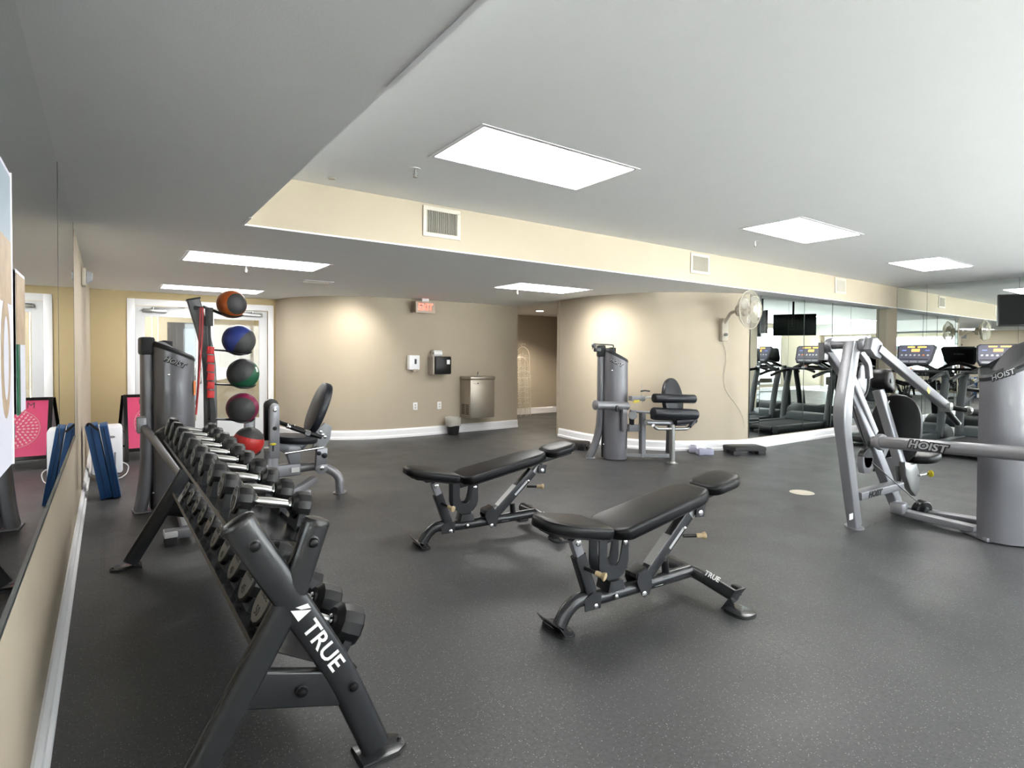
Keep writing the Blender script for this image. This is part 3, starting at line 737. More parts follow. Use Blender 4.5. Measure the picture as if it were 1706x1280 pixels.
z2, z3 = WX(40, 460, XL+.02).z, WX(40, 690, XL+.02).z
y2 = WX(36, 600, XL+.02).y; y3 = WX(49, 600, XL+.02).y
MB().span((XL+.010, y2, (z2+z3)/2+.0), (XL+.012, y3, z2)).build('picture', 'chart_brown', t, smooth=0)
MB().span((XL+.010, y2, z3), (XL+.014, y2+.04, (z2+z3)/2)).build('green_edge', 'chart_green', t, smooth=0)
MB().span((XL+.0095, y2, z3), (XL+.0099, y3+.02, z2+.01)).build('backing', 'chart_lilac', t, smooth=0)

# ================================================================== DUMBBELL RACK
RN, RF_ = 1.76, 4.16        # near and far side frames (y)
rack = thing('dumbbell_rack', 'two tier dark grey metal dumbbell rack along the left mirror', 'dumbbell rack', (.42, 2.95, 0))
def sway(y): return (y-RN)/(RF_-RN)*-.02
def side_frame(y, logo):
    s = sway(y); P = lambda x, z: (x+s, y, z)
    kw = dict(a=.027, b=.047, kind='oval', up=(0, 0, 1), seg=18)
    up = (0, 1, 0)
    MB().tube([P(.300, .832), P(.585, .335), P(.712, .03)], .047, .030, 'oval', up=up, seg=20, fil=.12).build('main_beam', 'gunmetal', rack)
    MB().tube([P(.520, .800), P(.452, .600)], .040, .029, 'oval', up=up, seg=20).build('short_arm', 'gunmetal', rack)
    MB().tube([P(.445, .585), P(.125, .03)], .042, .029, 'oval', up=up, seg=20).build('rear_leg', 'gunmetal', rack)
    MB().tube([P(.315, .352), P(.600, .262)], .052, .020, 'rect', up=up).build('cross_plate', 'gunmetal', rack)
    for (x, z), (dx, dz), r in (((.300, .832), (-.497, .868), .048), ((.520, .800), (.32, .947), .041)):
        d = V((dx, 0, dz)).normalized(); q = V(P(x, z)); w = V((d.z, 0, -d.x))
        R = [[q+d*h+w*r*k*math.cos(a)+V((0, .031*k*math.sin(a), 0)) for a in [2*PI*i/20 for i in range(20)]] for h, k in ((-.006, 1.06), (.004, 1.06), (.012, .9), (.016, .5))]
        MB().rings(R).build('end_cap', 'gunmetal_dark', rack)
    for x0, sgn in ((.712, 1), (.125, -1)):
        q = V(P(x0, 0)); pl = [(-.06, -.055), (.06, -.055), (.095, -.03), (.10, 0), (.095, .03), (.06, .055), (-.06, .055)]
        pl = [(a*sgn, b) for a, b in pl]
        if sgn < 0: pl = pl[::-1]
        MB().prism(pl, q+V((0, 0, .002)), (1, 0, 0), (0, 1, 0), (0, 0, 1), .012, .002).build('foot_plate', 'gunmetal', rack)
        MB().prism([(a*1.04, b*1.04) for a, b in pl], q+V((0, 0, .0005)), (1, 0, 0), (0, 1, 0), (0, 0, 1), .006).build('rubber_pad', 'rubber_foot', rack)
        bolt(rack, q+V((sgn*.085, 0, .014)), (0, 0, 1), .006)
    for x, z in ((.338, .770), (.503, .750), (.470, .305), (.628, .268)):
        MB().lathe([(.019, 0), (.019, .003), (.017, .0035)], V(P(x, z))+V((0, -.0295, 0)), (0, -1, 0), 20).build('washer', 'gunmetal', rack)
        MB().lathe([(.014, 0), (.0145, .008), (.011, .013), (.004, .0145)], V(P(x, z))+V((0, -.031, 0)), (0, -1, 0), 18).build('bolt_cap', 'plastic_black', rack)
    if logo:
        a, c = V(P(.455, .560)), V(P(.585, .333)); d = (c-a).normalized(); n = V((-d.z, 0, d.x))
        up_ = V((0, 0, 0))
        u = d; v = V((d.z*-1, 0, d.x)); v = v if v.x > 0 else -v      # reading direction runs down the beam
        o = V(P(.5335, .4235))+V((0, -.0302, 0))
        lettering('TRUE', o, u, v, .068, 'white_print', rack, bold=.0012, sx=1.16)
        o2 = V(P(.472, .545))+V((0, -.0306, 0))
        for tri in ([(-.028, -.022), (.016, -.022), (.012, .020)], [(-.026, -.008), (-.012, .022), (.006, .022), (-.010, .0)]):
            MB().prism([(a_*1.0, b_*1.1) for a_, b_ in tri], o2, u, v, (0, -1, 0), .0008).build('emblem', 'white_print', rack, smooth=0)
side_frame(RN, True); side_frame(RF_, False)
def tray(xl, zl, xr, zr, name):
    b = MB(); d = V((xr-xl, 0, zr-zl)); L = d.length; d.normalize(); n = V((-d.z, 0, d.x))
    pl = [(0, .006), (.003, .006), (.003, .004), (L-.004, .004), (L-.004, .018), (L, .018), (L, -.05), (L-.004, -.05), (L-.004, 0), (.003, 0), (.003, -.008), (0, -.008)]
    o = V((xl, RN+.035, zl)); R = []
    for y in (RN+.034, RF_-.034): R.append([V((xl+sway(y), y, zl))+d*a+n*c for a, c in pl])
    b.rings(R); b.build(name, 'gunmetal', rack); return d, n
top_d, top_n = tray(.300, .782, .512, .730, 'upper_tray')
low_d, low_n = tray(.345, .450, .655, .272, 'lower_tray')
WT_T = [5, 8, 10, 12, 15, 15, 20, 20, 25, 25]
WT_L = [50, 45, 40, 40, 35, 35, 30, 30, 25, 20]
def dumbbell(y, lc, rc, R, hl, wt, label, grp, up_n, tier):
    """lc, rc: centres of the left and right outer faces"""
    lc, rc = V((lc[0]+sway(y), y, lc[1])), V((rc[0]+sway(y), y, rc[1])); d = (rc-lc).normalized()
    t = thing('dumbbell', label, 'dumbbell', (lc+rc)/2, grp)
    ang = random.uniform(-.12, .12)
    for c, s in ((lc, 1), (rc, -1)):
        ax = d*s
        h = MB().lathe([(R*.80, .0015), (R*.86, 0), (R*.95, .003), (R, .010), (R, hl*.62), (R*.93, hl*.80), (R*.62, hl)], c, ax, 12, phase=ang).build('head', 'rubber_black', t, smooth=25)
        MB().lathe([(R*.83, -.0012), (R*.83, .0012)], c, ax, 28).build('face_disc', 'dumbbell_face' if tier else 'rubber_black', h)
        if not tier: MB().tube([c-ax*.0012+(V((0, 1, 0))*math.cos(q)+ax.cross(V((0, 1, 0)))*math.sin(q))*R*.72 for q in [2*PI*i/28 for i in range(28)]], .0012, seg=4, closed=True, up=ax).build('printed_ring', 'label_silver', h)
        if tier == 0 or s == 1:
            u = V((0, 1, 0))*(-s); v = u.cross(-ax)*-1
            v = V((-ax.z, 0, ax.x)); v = v if v.z > 0 else -v
            u = v.cross(-ax)
            lettering('TRUE', c-ax*.0014+v*R*.36, u, v, R*.48, 'black_print' if tier else 'label_silver', h, 'lettering')
            lettering(str(wt), c-ax*.0014-v*R*.38, u, v, R*.58, 'black_print' if tier else 'label_silver', h, 'lettering')
        MB().lathe([(.021, hl-.001), (.023, hl+.006), (.017, hl+.012)], c, ax, 14).build('collar', 'chrome', t)
    a, b_ = lc+d*(hl+.006), rc-d*(hl+.006); m = MB()
    Lh = (b_-a).length
    m.lathe([(.013, 0), (.0145, Lh*.15), (.0165, Lh*.5), (.0145, Lh*.85), (.013, Lh)], a, b_-a, 14).build('handle', 'steel', t)
    # moulded saddles of the rack under both heads
    for c, s in ((lc, 1), (rc, -1)):
        q = c+d*s*hl*.42; tr_o = V((.300+sway(y), y, .782)) if tier == 0 else V((.345+sway(y), y, .450))
        nn = up_n; dist = (q-tr_o).dot(nn); w = R*1.12; top = -R*.42
        pl = [(-w, -dist+.0045), (w, -dist+.0045), (w*.97, top), (w*.80, top)]+[(R*1.01*math.sin(th), -R*1.01*math.cos(th)) for th in [.85-.34*k for k in range(6)]]+[(-w*.80, top), (-w*.97, top)]
        MB().prism(pl, q-d*.014, (0, 1, 0), nn, d, .028, 0).build('saddle', 'shroud_cap', rack)
ordn = ['nearest', 'second from the near end', 'third from the near end', 'fourth from the near end', 'fifth from the near end', 'fifth from the far end', 'fourth from the far end', 'third from the far end', 'second from the far end', 'farthest']
for k in range(10):
    y = 1.97+.228*k; R = .0475+.0013*k
    dumbbell(y, (.328-.002*k, .856+.0015*k), (.556+.002*k, .800+.0015*k), R, .056+.001*k, WT_T[k], 'black hex dumbbell with chrome handle on the upper tier, %s' % ordn[k], 'dumbbells on the upper tier', top_n, 0)
for k in range(10):
    y = 1.95+.218*k; R = .072-.0027*k; e = R-.045
    dumbbell(y, (.398+e*.2, .487+e*.9), (.715-.002*k, .322+.004*k+e*.9), R, .098-.003*k, WT_L[k], 'heavier black dumbbell on the lower tier, %s' % ordn[k], 'dumbbells on the lower tier', low_n, 1)

# ================================================================== BENCHES
def make_bench():
    t = thing('weight_bench', 'black padded adjustable bench in the foreground, nearer of the two', 'weight bench', (0, 0, 0), 'adjustable weight benches')
    G = 'gunmetal'
    # base
    MB().tube([(-.005, 0, .020), (.035, 0, .085), (.10, 0, .125), (.17, 0, .118), (.24, 0, .108), (.88, 0, .118)], .035, .035, 'round', seg=18, fil=.05).build('base_rail', G, t)
    MB().tube([(.905, -.29, .075), (.905, .0, .118), (.905, .22, .108)], .033, .033, 'round', seg=16, fil=.15).build('rear_bar', G, t)
    MB().lathe([(.035, 0), (.036, .004), (.03, .009)], (.905, .218, .108), (0, 1, -.05), 18).build('end_cap', 'plastic_black', t)
    def foot(c, w, l, nm='foot_plate'):
        pl = [(l*math.copysign(abs(math.cos(q))**.7, math.cos(q)), w*math.copysign(abs(math.sin(q))**.7, math.sin(q))) for q in [2*PI*k/24 for k in range(24)]]
        MB().prism(pl, V(c)+V((0, 0, .007)), (1, 0, 0), (0, 1, 0), (0, 0, 1), .009, .002).build(nm, G, t)
        MB().prism([(a*1.03, b*1.03) for a, b in pl], V(c)+V((0, 0, .0005)), (1, 0, 0), (0, 1, 0), (0, 0, 1), .009).build('rubber_pad', 'rubber_foot', t)
    foot((-.01, 0, 0), .10, .048); foot((.905, -.315, 0), .075, .062); foot((.905, .24, 0), .045, .05)
    m = Matrix.Rotation(.95, 3, 'Y')
    MB().box((-.052, 0, .040), (.050, .20, .006), m, .002).build('kick_plate', G, t)
    MB().box((.905, -.275, .060), (.085, .006, .16), Matrix.Rotation(.6, 3, 'X'), .002).build('kick_plate', G, t)
    MB().box((.955, .20, .10), (.03, .05, .05), bev=.006).build('bumper', 'rubber_foot', t)
    MB().box((.95, -.26, .09), (.03, .05, .05), bev=.006).build('bumper', 'rubber_foot', t)
    # centre post with U fork
    MB().tube([(.315, 0, .10), (.312, 0, .245)], .042, .022, 'rect', up=(0, 1, 0)).build('centre_post', G, t)
    MB().prism([(-.055, 0), (.055, 0), (.042, .05), (-.042, .05)], (.313, -.05, .142), (1, 0, 0), (0, 0, 1), (0, 1, 0), .10, .003).build('post_gusset', G, t)
    for s in (-1, 1):
        out = [(-.095, .42), (-.095, .28), (-.085, .245), (-.06, .215), (-.03, .20), (.03, .20), (.06, .215), (.085, .245), (.095, .28), (.095, .40), (.06, .40), (.045, .32), (.035, .285), (.015, .268), (-.015, .268), (-.035, .285), (-.045, .32), (-.045, .42)]
        b = MB()
        R = [[V((.300+x, s*.038+dy, z)) for x, z in out] for dy in (-.004, .004)]
        b.rings(R, cap=False)
        for ring, fl_ in ((R[0], 1), (R[1], 0)):
            vs = [b.b.verts.new(p) for p in ring]
            for i in range(8):
                j = len(out)-1-i; b.face((vs[i], vs[i+1], vs[j-1], vs[j]))
        b.build('fork_plate', G, t)
        bolt(t, (.372, s*.043, .375), (0, s, 0), .011, 'chrome'); bolt(t, (.315, s*.043, .11), (0, s, 0), .009, 'chrome')
    # seat strut
    MB().tube([(.075, 0, .43), (.150, 0, .245)], .024, .019, 'rect', up=(0, 1, 0)).build('inner_strut', 'silver_frame', t)
    MB().tube([(.105, 0, .345), (.180, 0, .135)], .032, .026, 'rect', up=(0, 1, 0)).build('seat_strut', G, t)
    for s in (-1, 1): MB().prism([(-.05, .0), (.045, .0), (.05, .075), (.0, .085), (-.055, .06)], (.175, s*.034-.003, .072), (1, 0, 0), (0, 0, 1), (0, 1, 0), .006).build('lug', G, t); bolt(t, (.19, s*.037, .085), (0, s, 0), .011, 'chrome')
    bolt(t, (.090, -.022, .41), (0, -1, 0), .013, 'chrome')
    def pin(p, d, L):
        p, d = V(p), V(d).normalized()
        MB().cyl(p, p+d*L, .009, 12).build('pin_shaft', 'plastic_black', t)
        MB().lathe([(.012, 0), (.014, .012), (.013, .03), (.02, .040), (.021, .050), (.014, .054)], p+d*L, d, 18).build('pull_knob', 'beige_knob', t, label='beige pull knob')
    pin((.125, -.026, .285), (.55, -1, -.25), .06); pin((.80, -.028, .335), (.9, -.45, .0), .075)
    # back strut
    MB().tube([(.53, 0, .14), (.86, 0, .44)], .034, .026, 'rect', up=(0, 1, 0)).build('back_strut', G, t)
    MB().tube([(.78, -.0, .345), (.925, 0, .475)], .022, .017, 'rect', up=(0, 1, 0)).build('inner_strut', 'silver_frame', t)
    d = V((.33, 0, .30)).normalized(); n = V((-d.z, 0, d.x))
    MB().prism([(-.10, -.028), (.10, -.028), (.10, .028), (-.10, .028)], V((.66, 0, .258))+n*.0345, d, (0, 1, 0), n, .001).build('instruction_label', 'label_silver', t, smooth=0)
    MB().prism([(-.05, -.008), (.09, -.008), (.09, .008), (-.05, .008)], V((.74, -.0265, .315)), d, n, (0, -1, 0), .001).build('scale_label', 'label_silver', t, smooth=0)
    for s in (-1, 1):
        MB().prism([(-.055, .02), (-.02, -.055), (.03, -.06), (.05, -.02), (.045, .055), (.0, .075), (-.045, .065)], (.505, s*.045-.003, .135), (1, 0, 0), (0, 0, 1), (0, 1, 0), .006).build('lug', G, t)
        MB().prism([(-.035, -.03), (.03, -.035), (.04, .03), (-.03, .03)], (.93, s*.032-.003, .455), (1, 0, 0), (0, 0, 1), (0, 1, 0), .006).build('lug', G, t)
        bolt(t, (.50, s*.049, .085), (0, s, 0), .013, 'chrome'); bolt(t, (.93, s*.036, .445), (0, s, 0), .013, 'chrome'); bolt(t, (.815, s*.028, .375), (0, s, 0), .008, 'chrome')
    MB().prism([(-.035, .0), (.045, .0), (.04, .02), (-.03, .02)], (.485, -.042, .185), (1, 0, .35), (-.3, 0, 1), (0, 1, 0), .084, .003).build('saddle_bracket', G, t)
    MB().cyl((.70, .0, .14), (.692, .0, .215), .02, 16).build('rubber_post', 'plastic_black', t)
    MB().prism([(-.03, -.012), (.03, -.012), (.03, .012), (-.03, .012)], (.62, -.0315, .112), (1, 0, 0), (0, 0, 1), (0, -1, 0), .001).build('caution_label', 'label_white', t, smooth=0)
    lettering('TRUE', (.905-.012, -.15, .135), (0, -1, -.12), (1, 0, .9), .040, 'white_print', t, bold=.001)
    # upholstery
    def pad(name, outline, o, u, n, th, rr=.018):
        o, u, n = V(o), V(u).normalized(), V(n).normalized(); v = n.cross(u)
        out = []
        P = outline; m = len(P)
        for i in range(m):      # round the corners
            a, b_, c = V((*P[i-1], 0)), V((*P[i], 0)), V((*P[(i+1) % m], 0)); r = min(.045, (a-b_).length*.4, (c-b_).length*.4)
            p, q = b_+(a-b_).normalized()*r, b_+(c-b_).normalized()*r
            for k in range(5): tt = k/4; w_ = (1-tt)**2*p+2*tt*(1-tt)*b_+tt*tt*q; out.append((w_.x, w_.y))
        cx = sum(p[0] for p in out)/len(out); cy = sum(p[1] for p in out)/len(out); R = []
        def ring(z, ins):
            Q = []
            for a, b_ in out:
                dd = math.hypot(a-cx, b_-cy); kk = 1-ins/dd; Q.append(o+u*(cx+(a-cx)*kk)+v*(cy+(b_-cy)*kk)+n*z)
            return Q
        for z, ins in ((0, rr*.8), (rr*.25, rr*.25), (rr*.8, 0), (th-rr, 0), (th-rr*.55, rr*.12), (th-rr*.2, rr*.45), (th, rr*1.0), (th+.003, rr*2.2)): R.append(ring(z, ins))
        p_ = MB().rings(R).build(name, 'vinyl', t)
        sm = MB().tube([q+n*.0005 for q in ring(th-rr*.3, rr*.36)], .0022, seg=5, closed=True, up=n); sm.build('piping', 'strap_black', p_)
        MB().rings([ring(-.012, rr*2.2), ring(.002, rr*2.2)]).build('backing_board', 'plastic_black', p_)
        return p_
    sn = V((.20, 0, 1)).normalized(); su = V((1, 0, -.20)).normalized()
    pad('seat', [(-.02, -.075), (.085, -.145), (.345, -.145), (.345, .145), (.085, .145), (-.02, .075)], (-.115, 0, .503), su, sn, .056)
    bu = V((.68, 0, .125)).normalized(); bn = V((-bu.z, 0, bu.x))
    pad('backrest', [(0, -.10), (.045, -.145), (.62, -.13), (.70, -.085), (.70, .085), (.62, .13), (.045, .145), (0, .10)], (.262, 0, .412), bu, bn, .058)
    pad('head_pad', [(0, -.075), (.05, -.115), (.20, -.115), (.265, -.07), (.265, .07), (.20, .115), (.05, .115), (0, .075)], V((.262, 0, .412))+bu*.712, bu, bn, .056)
    MB().tube([V((.27, 0, .395)), V((.27, 0, .395))+bu*.95], .022, .014, 'rect', up=(0, 1, 0)).build('backrest_frame', G, t)
    MB().tube([(-.05, 0, .482), (.22, 0, .430)], .020, .014, 'rect', up=(0, 1, 0)).build('seat_frame', G, t)
    MB().box((.06, 0, .455), (.10, .06, .03), bev=.004).build('seat_bracket', G, t)
    return t
bR = make_bench(); bR.location = (1.76, 2.05, 0); bR.rotation_euler = (0, 0, math.radians(-5))
bL = copy_tree(bR); bL.location = (1.76, 3.50, 0); bL.rotation_euler = (0, 0, math.radians(-8)); bL['label'] = 'black padded adjustable bench farther back, behind the nearer bench'

# ================================================================== WEIGHT TOWERS
def tower(t, c, face, w=.36, dpt=.20, h=1.37, tube_side=1, slope=.17, logo='HOIST', tube_w=.055, flare=.12):
    """c: floor centre; face: direction the bowed shroud faces; tube_side: +1/-1 rear column side along u"""
    c = V((*c, 0)); f = V((*face, 0)).normalized(); u = V((-f.y, f.x, 0))   # u: to the right when looking at the shroud... left-handed pair
    u = -u if False else u
    A = w/2
    def top(s): return h-slope*(s*.5+.5)*1.0
    N = 22; R0 = []; g = []
    hs = [0.012, .03, .25, .55, .85, 1.0]
    for zi in range(9):
        row = []
        for k in range(N+1):
            q = PI*k/N; s = math.cos(q)*-tube_side
            zt = top(s); z = .012+(zt-.012)*zi/8; bow = 1+.05*math.sin(PI*zi/8)
            row.append(c+u*(A*math.cos(q))*(1+.02*math.sin(PI*zi/8))+f*(dpt*bow*math.sin(q)**.8)+V((0, 0, z)))
        g.append(row)
    b = MB(); b.sheet(g)
    # close the back
    back = [[r_[-1], r_[0]] for r_ in g]; b.sheet(back)
    sh = b.build('shroud', 'shroud', t, smooth=50)
    # dark cap following the sloped top
    cap = []
    for zz, k_ in ((-.012, 1.015), (.012, 1.03), (.03, .97), (.032, .5)):
        ring = []
        for k in range(N+1):
            q = PI*k/N; s = math.cos(q)*-tube_side; ring.append(c+u*(A*math.cos(q)*k_)+f*(dpt*k_*math.sin(q)**.8)+V((0, 0, top(s)+zz)))
        for k in range(1, 6): s_ = -1+2*k/6; ring.append(c+u*A*s_*k_-f*.04*k_+V((0, 0, top(s_*-tube_side)+zz)))
        cap.append(ring)
    MB().rings(cap).build('top_cap', 'shroud_cap', t)
    def surf(p):     # lettering wrapped on the bowed shell, p.x along the shell, p.y up
        q = PI/2-p.x/(A*1.0) if True else 0
        s = math.cos(q)*-tube_side
        base = c+u*(A*math.cos(q)*-1*sg)+f*(dpt*1.03*math.sin(q)**.8+.004+p.z)
        return base+V((0, 0, p.y))
    # reading direction seen from the front: viewer's right = -u x ... (front viewer looks along -f)
    right = V((-f.y, f.x, 0))*-1; right = V((0, 0, 1)).cross(f)*1.0
    sg = 1 if right.dot(u) < 0 else -1
    rot = math.atan(slope/w)*(1 if (u*tube_side).dot(right) > 0 else -1)
    zc = h-slope*.5-.075
    def fn(p):
        a_ = p.x*math.cos(rot)-p.y*math.sin(rot); b_ = p.x*math.sin(rot)+p.y*math.cos(rot)
        a2 = a_-.02; q = PI/2-a2/A*1.0
        q = max(.15, min(PI-.15, q)); zz = zc+b_
        return c+right*(A*math.cos(q))+f*(dpt*1.012*max(0, math.sin(q))**.8*(1+.05*math.sin(PI*zz/h))+.003+p.z)+V((0, 0, zz))
    # denser outline first as a dark backing, then the light letters
    lettering(logo, (0, 0, 0), (1, 0, 0), (0, 1, 0), .058, 'black_print', t, 'lettering_shadow', bold=.006, shear=.25, fn=lambda p: fn(V((p.x+.004, p.y-.004, p.z))))
    lettering(logo, (0, 0, 0), (1, 0, 0), (0, 1, 0), .058, 'grey_print', t, 'lettering', bold=.0, shear=.25, fn=lambda p: fn(V((p.x, p.y, p.z+.0016))))
    for zz in (zc-.115, .06): bolt(t, fn(V((-.0, zz-zc, 0))), f, .008, 'chrome', 'rivet', .004)
    # rear column with a flared foot
    if tube_side:
        o = c+u*tube_side*(A+tube_w*.72)-f*.03
        b = MB(); P = [o+u*tube_side*flare+V((0, 0, .012)), o+u*tube_side*flare*.55+V((0, 0, .14)), o+u*tube_side*flare*.12+V((0, 0, .36)), o+V((0, 0, .60)), o+V((0, 0, h-.06))]
        b.tube(P, tube_w, .07, 'oval', up=f, seg=18, fil=.15); b.build('rear_column', 'shroud', t)
        MB().box(o+V((0, 0, h-.01)), (tube_w*2.3, .16, .15), Matrix.Rotation(math.atan2(u.y, u.x), 3, 'Z'), .02).build('column_cap', 'shroud_cap', t)
        MB().box(o+u*tube_side*flare*.9+V((0, 0, .008)), (tube_w*2.6, .18, .012), Matrix.Rotation(math.atan2(u.y, u.x), 3, 'Z'), .004).build('foot_plate', 'silver_frame', t)
        MB().box(c+u*tube_side*(A*.94)-f*.035+V((0, 0, h*.46)), (.05, .07, h*.9), Matrix.Rotation(math.atan2(u.y, u.x), 3, 'Z')).build('guide_channel', 'plastic_black', t)
    if tube_side:
        mm = Matrix.Rotation(math.atan2(u.y, u.x), 3, 'Z')
        MB().prism([(0, -.10), (.16, -.05), (.16, .012), (.10, .02), (.05, .006), (0, .022)], o-u*tube_side*.02+V((0, 0, h+.02))-f*.05, -u*tube_side, (0, 0, 1), f, .12, .01).build('bridge_cap', 'shroud_cap', t)
    # weight stack behind the shroud
    for k in range(12): MB().box(c-f*.075+V((0, 0, .10+k*.028)), (w*.55, .10, .025), Matrix.Rotation(math.atan2(u.y, u.x), 3, 'Z')).build('weight_plate', 'plastic_dark', t, smooth=0)
    for s in (-1, 1): MB().cyl(c-f*.075+u*s*w*.18+V((0, 0, .02)), c-f*.075+u*s*w*.18+V((0, 0, h*.86)), .011, 10).build('guide_rod', 'chrome', t)
    MB().box(c-f*.045+V((0, 0, .025)), (w*.9, .20, .03), Matrix.Rotation(math.atan2(u.y, u.x), 3, 'Z'), .004).build('stack_base', 'silver_frame', t)
def pill(t, name, a, b_, r, m='vinyl'):
    a, b_ = V(a), V(b_); L = (b_-a).length; rr = r*.25
    return MB().lathe([(r*.3, -.001), (r-rr, 0), (r-rr*.3, rr*.3), (r, rr), (r, L-rr), (r-rr*.3, L-rr*.3), (r-rr, L), (r*.3, L+.001)], a, b_-a, 26).build(name, m, t)
def slab_pad(t, name, outline, o, u, v, n, th, m='vinyl', bev=.02):
    return MB().prism(outline, o, u, v, n, th, bev).build(name, m, t, smooth=40)
def oval(a, b_, n=28, e=.85): return [(a*math.copysign(abs(math.cos(q))**e, math.cos(q)), b_*math.copysign(abs(math.sin(q))**e, math.sin(q))) for q in [2*PI*k/n for k in range(n)]]

# ---------------- left machine
t = thing('weight_machine', 'silver weight machine with HOIST tower behind the dumbbell rack', 'weight machine', (.42, 5.55, 0))
tower(t, (.455, 5.58), (.10, -1), w=.31, dpt=.16, h=1.385, tube_side=-1, slope=.13, tube_w=.045, flare=.05)
MB().prism([(-.028, -.06), (.028, -.06), (.028, .06), (-.028, .06)], V((.602, 5.500, WY(311, 647, 5.5).z)), (.35, .93, 0), (0, 0, 1), (.93, -.35, 0), .004).build('warning_label', 'label_orange', t, smooth=0)
# boom running forward from the column, and the low frame
q0_, q1_ = WY(240, 712, 5.44), WY(311, 803, 4.62); dq = q1_-q0_
MB().tube([q0_, q0_+dq*1.36], .030, .030, 'round', seg=16).build('diagonal_brace', 'silver_frame', t)
MB().box(WY(236, 708, 5.46), (.07, .09, .13), bev=.012).build('brace_bracket', 'silver_frame', t)
MB().span((.31, 4.46, .045), (1.05, 4.54, .105), .008).build('front_crossbar', 'silver_frame', t)
MB().span((.305, 4.44, .062), (.385, 4.56, .10), .006).build('bar_end', 'label_white', t); MB().span((.308, 4.445, .001), (.382, 4.555, .062), .006).build('rubber_foot', 'rubber_foot', t)
MB().tube([(.45, 4.5, .09), (.48, 5.45, .09)], .04, .03, 'rect').build('floor_rail', 'silver_frame', t)
# roller upright beside the red ball
pb = WY(455, 740, 5.15)
MB().tube([(pb.x, 5.15, .20), (pb.x, 5.15, .845)], .033, .045, 'rect', up=(0, 1, 0)).build('pivot_upright', 'silver_frame', t)
MB().prism([(-.06, -.17)]+[(-.06*math.cos(q), .13+.06*math.sin(q)) for q in [PI*k/8 for k in range(9)]]+[(.06, -.17)], (pb.x, 5.20, .735), (1, 0, 0), (0, 0, 1), (0, 1, 0), .05, .008).build('belt_cover', 'plastic_black', t)
MB().prism([(-.04, -.33)]+[(-.04*math.cos(q), .10+.04*math.sin(q)) for q in [PI*k/8 for k in range(9)]]+[(.04, -.33)], (pb.x, 5.09, .755), (1, 0, 0), (0, 0, 1), (0, 1, 0), .02, .004).build('cover_plate', 'silver_frame', t)
bolt(t, (pb.x, 5.088, .835), (0, -1, 0), .012, 'chrome'); bolt(t, (pb.x, 5.088, .68), (0, -1, 0), .014, 'plastic_black')
MB().tube([(pb.x-.16, 5.3, .10), (pb.x-.16, 5.3, .88)], .04, .04, 'rect', up=(0, 1, 0)).build('rear_upright', 'silver_frame', t)
kp = WY(455, 752, 5.0); MB().cyl(kp, kp+V((0, 0, .05)), .008).build('pin_shaft', 'plastic_dark', t); MB().lathe([(.012, 0), (.025, .004), (.025, .014), (.01, .018)], kp+V((0, 0, .05)), (0, 0, 1), 18).build('pull_knob', 'yellow_knob', t, label='yellow pull knob')
# low curved frame and foot tube on the right
MB().tube([WZ(566, 820, .02)+V((0, 0, 0)), WZ(566, 820, .02)+V((0, 0, .16)), WY(535, 775, 5.32), (1.22, 5.36, .26)], .040, .040, 'round', seg=18, fil=.14).build('foot_tube', 'silver_frame', t)
p = WZ(566, 821, 0); MB().lathe([(.075, .001), (.075, .009), (.06, .014)], (p.x, p.y, 0), (0, 0, 1), 26, (1, .8)).build('foot_plate', 'silver_frame', t)
MB().tube([(.90, 5.3, .27), (1.42, 5.32, .27)], .045, .055, 'rect', up=(0, 0, 1)).build('main_rail', 'silver_frame', t)
MB().tube([(.80, 5.12, .33), (1.16, 5.16, .33)], .05, .045, 'rect', up=(0, 0, 1)).build('leg_rail', 'silver_frame', t)
MB().tube([(.82, 5.0, .10), (1.10, 4.98, .10), (1.35, 5.08, .13), (1.52, 5.2, .18)], .035, .03, 'rect', up=(0, 0, 1), fil=.2).build('curved_base', 'silver_frame', t)
for xx, yy in ((1.15, 5.0), (1.43, 5.12)): MB().box((xx, yy, .065), (.07, .05, .09), bev=.006).build('base_tab', 'silver_frame', t)
MB().cyl((1.12, 5.14, .12), (1.12, 5.14, .50), .038, 20).build('pivot_sleeve', 'silver_frame', t)
MB().cyl((1.12, 5.14, .485), (1.12, 5.14, .515), .043, 20).build('sleeve_collar', 'steel', t)
MB().prism([(-.02, 0), (.05, 0), (.08, .10), (.06, .19), (-.16, .25), (-.17, .20), (-.06, .12)], (1.36, 5.28, .30), (1, 0, 0), (0, 0, 1), (0, 1, 0), .08, .01).build('seat_support', 'silver_frame', t)
MB().tube([(1.18, 5.30, .55), (1.36, 5.32, .42), (1.56, 5.34, .60)], .04, .035, 'rect', up=(0, 1, 0), fil=.05).build('seat_yoke', 'silver_frame', t)
MB().prism([(-.06, -.11), (.03, -.13), (.10, -.02), (.115, .09), (.05, .13), (-.03, .06)], (1.575, 5.22, .555), (1, 0, 0), (0, 0, 1), (0, 1, 0), .02, .004).build('adjuster_plate', 'plastic_grey', t)
for dx, dz in ((.01, .05), (.05, .0), (.03, .02)): bolt(t, (1.575+dx, 5.218, .555+dz), (0, -1, 0), .012, 'chrome')
MB().cyl((1.24, 5.10, .455), (1.58, 5.12, .475), .010).build('link_rod', 'chrome', t)
MB().lathe([(.05, 0), (.055, .02), (.055, .05), (.03, .06)], (1.58, 5.22, .28), (0, -1, 0), 22).build('pivot_hub', 'silver_frame', t)
MB().prism([(-.05, -.06), (.05, -.05), (.06, .10), (-.04, .12)], (1.575, 5.16, .36), (1, 0, 0), (0, 0, 1), (0, 1, 0), .06, .01).build('pivot_block', 'silver_frame', t)
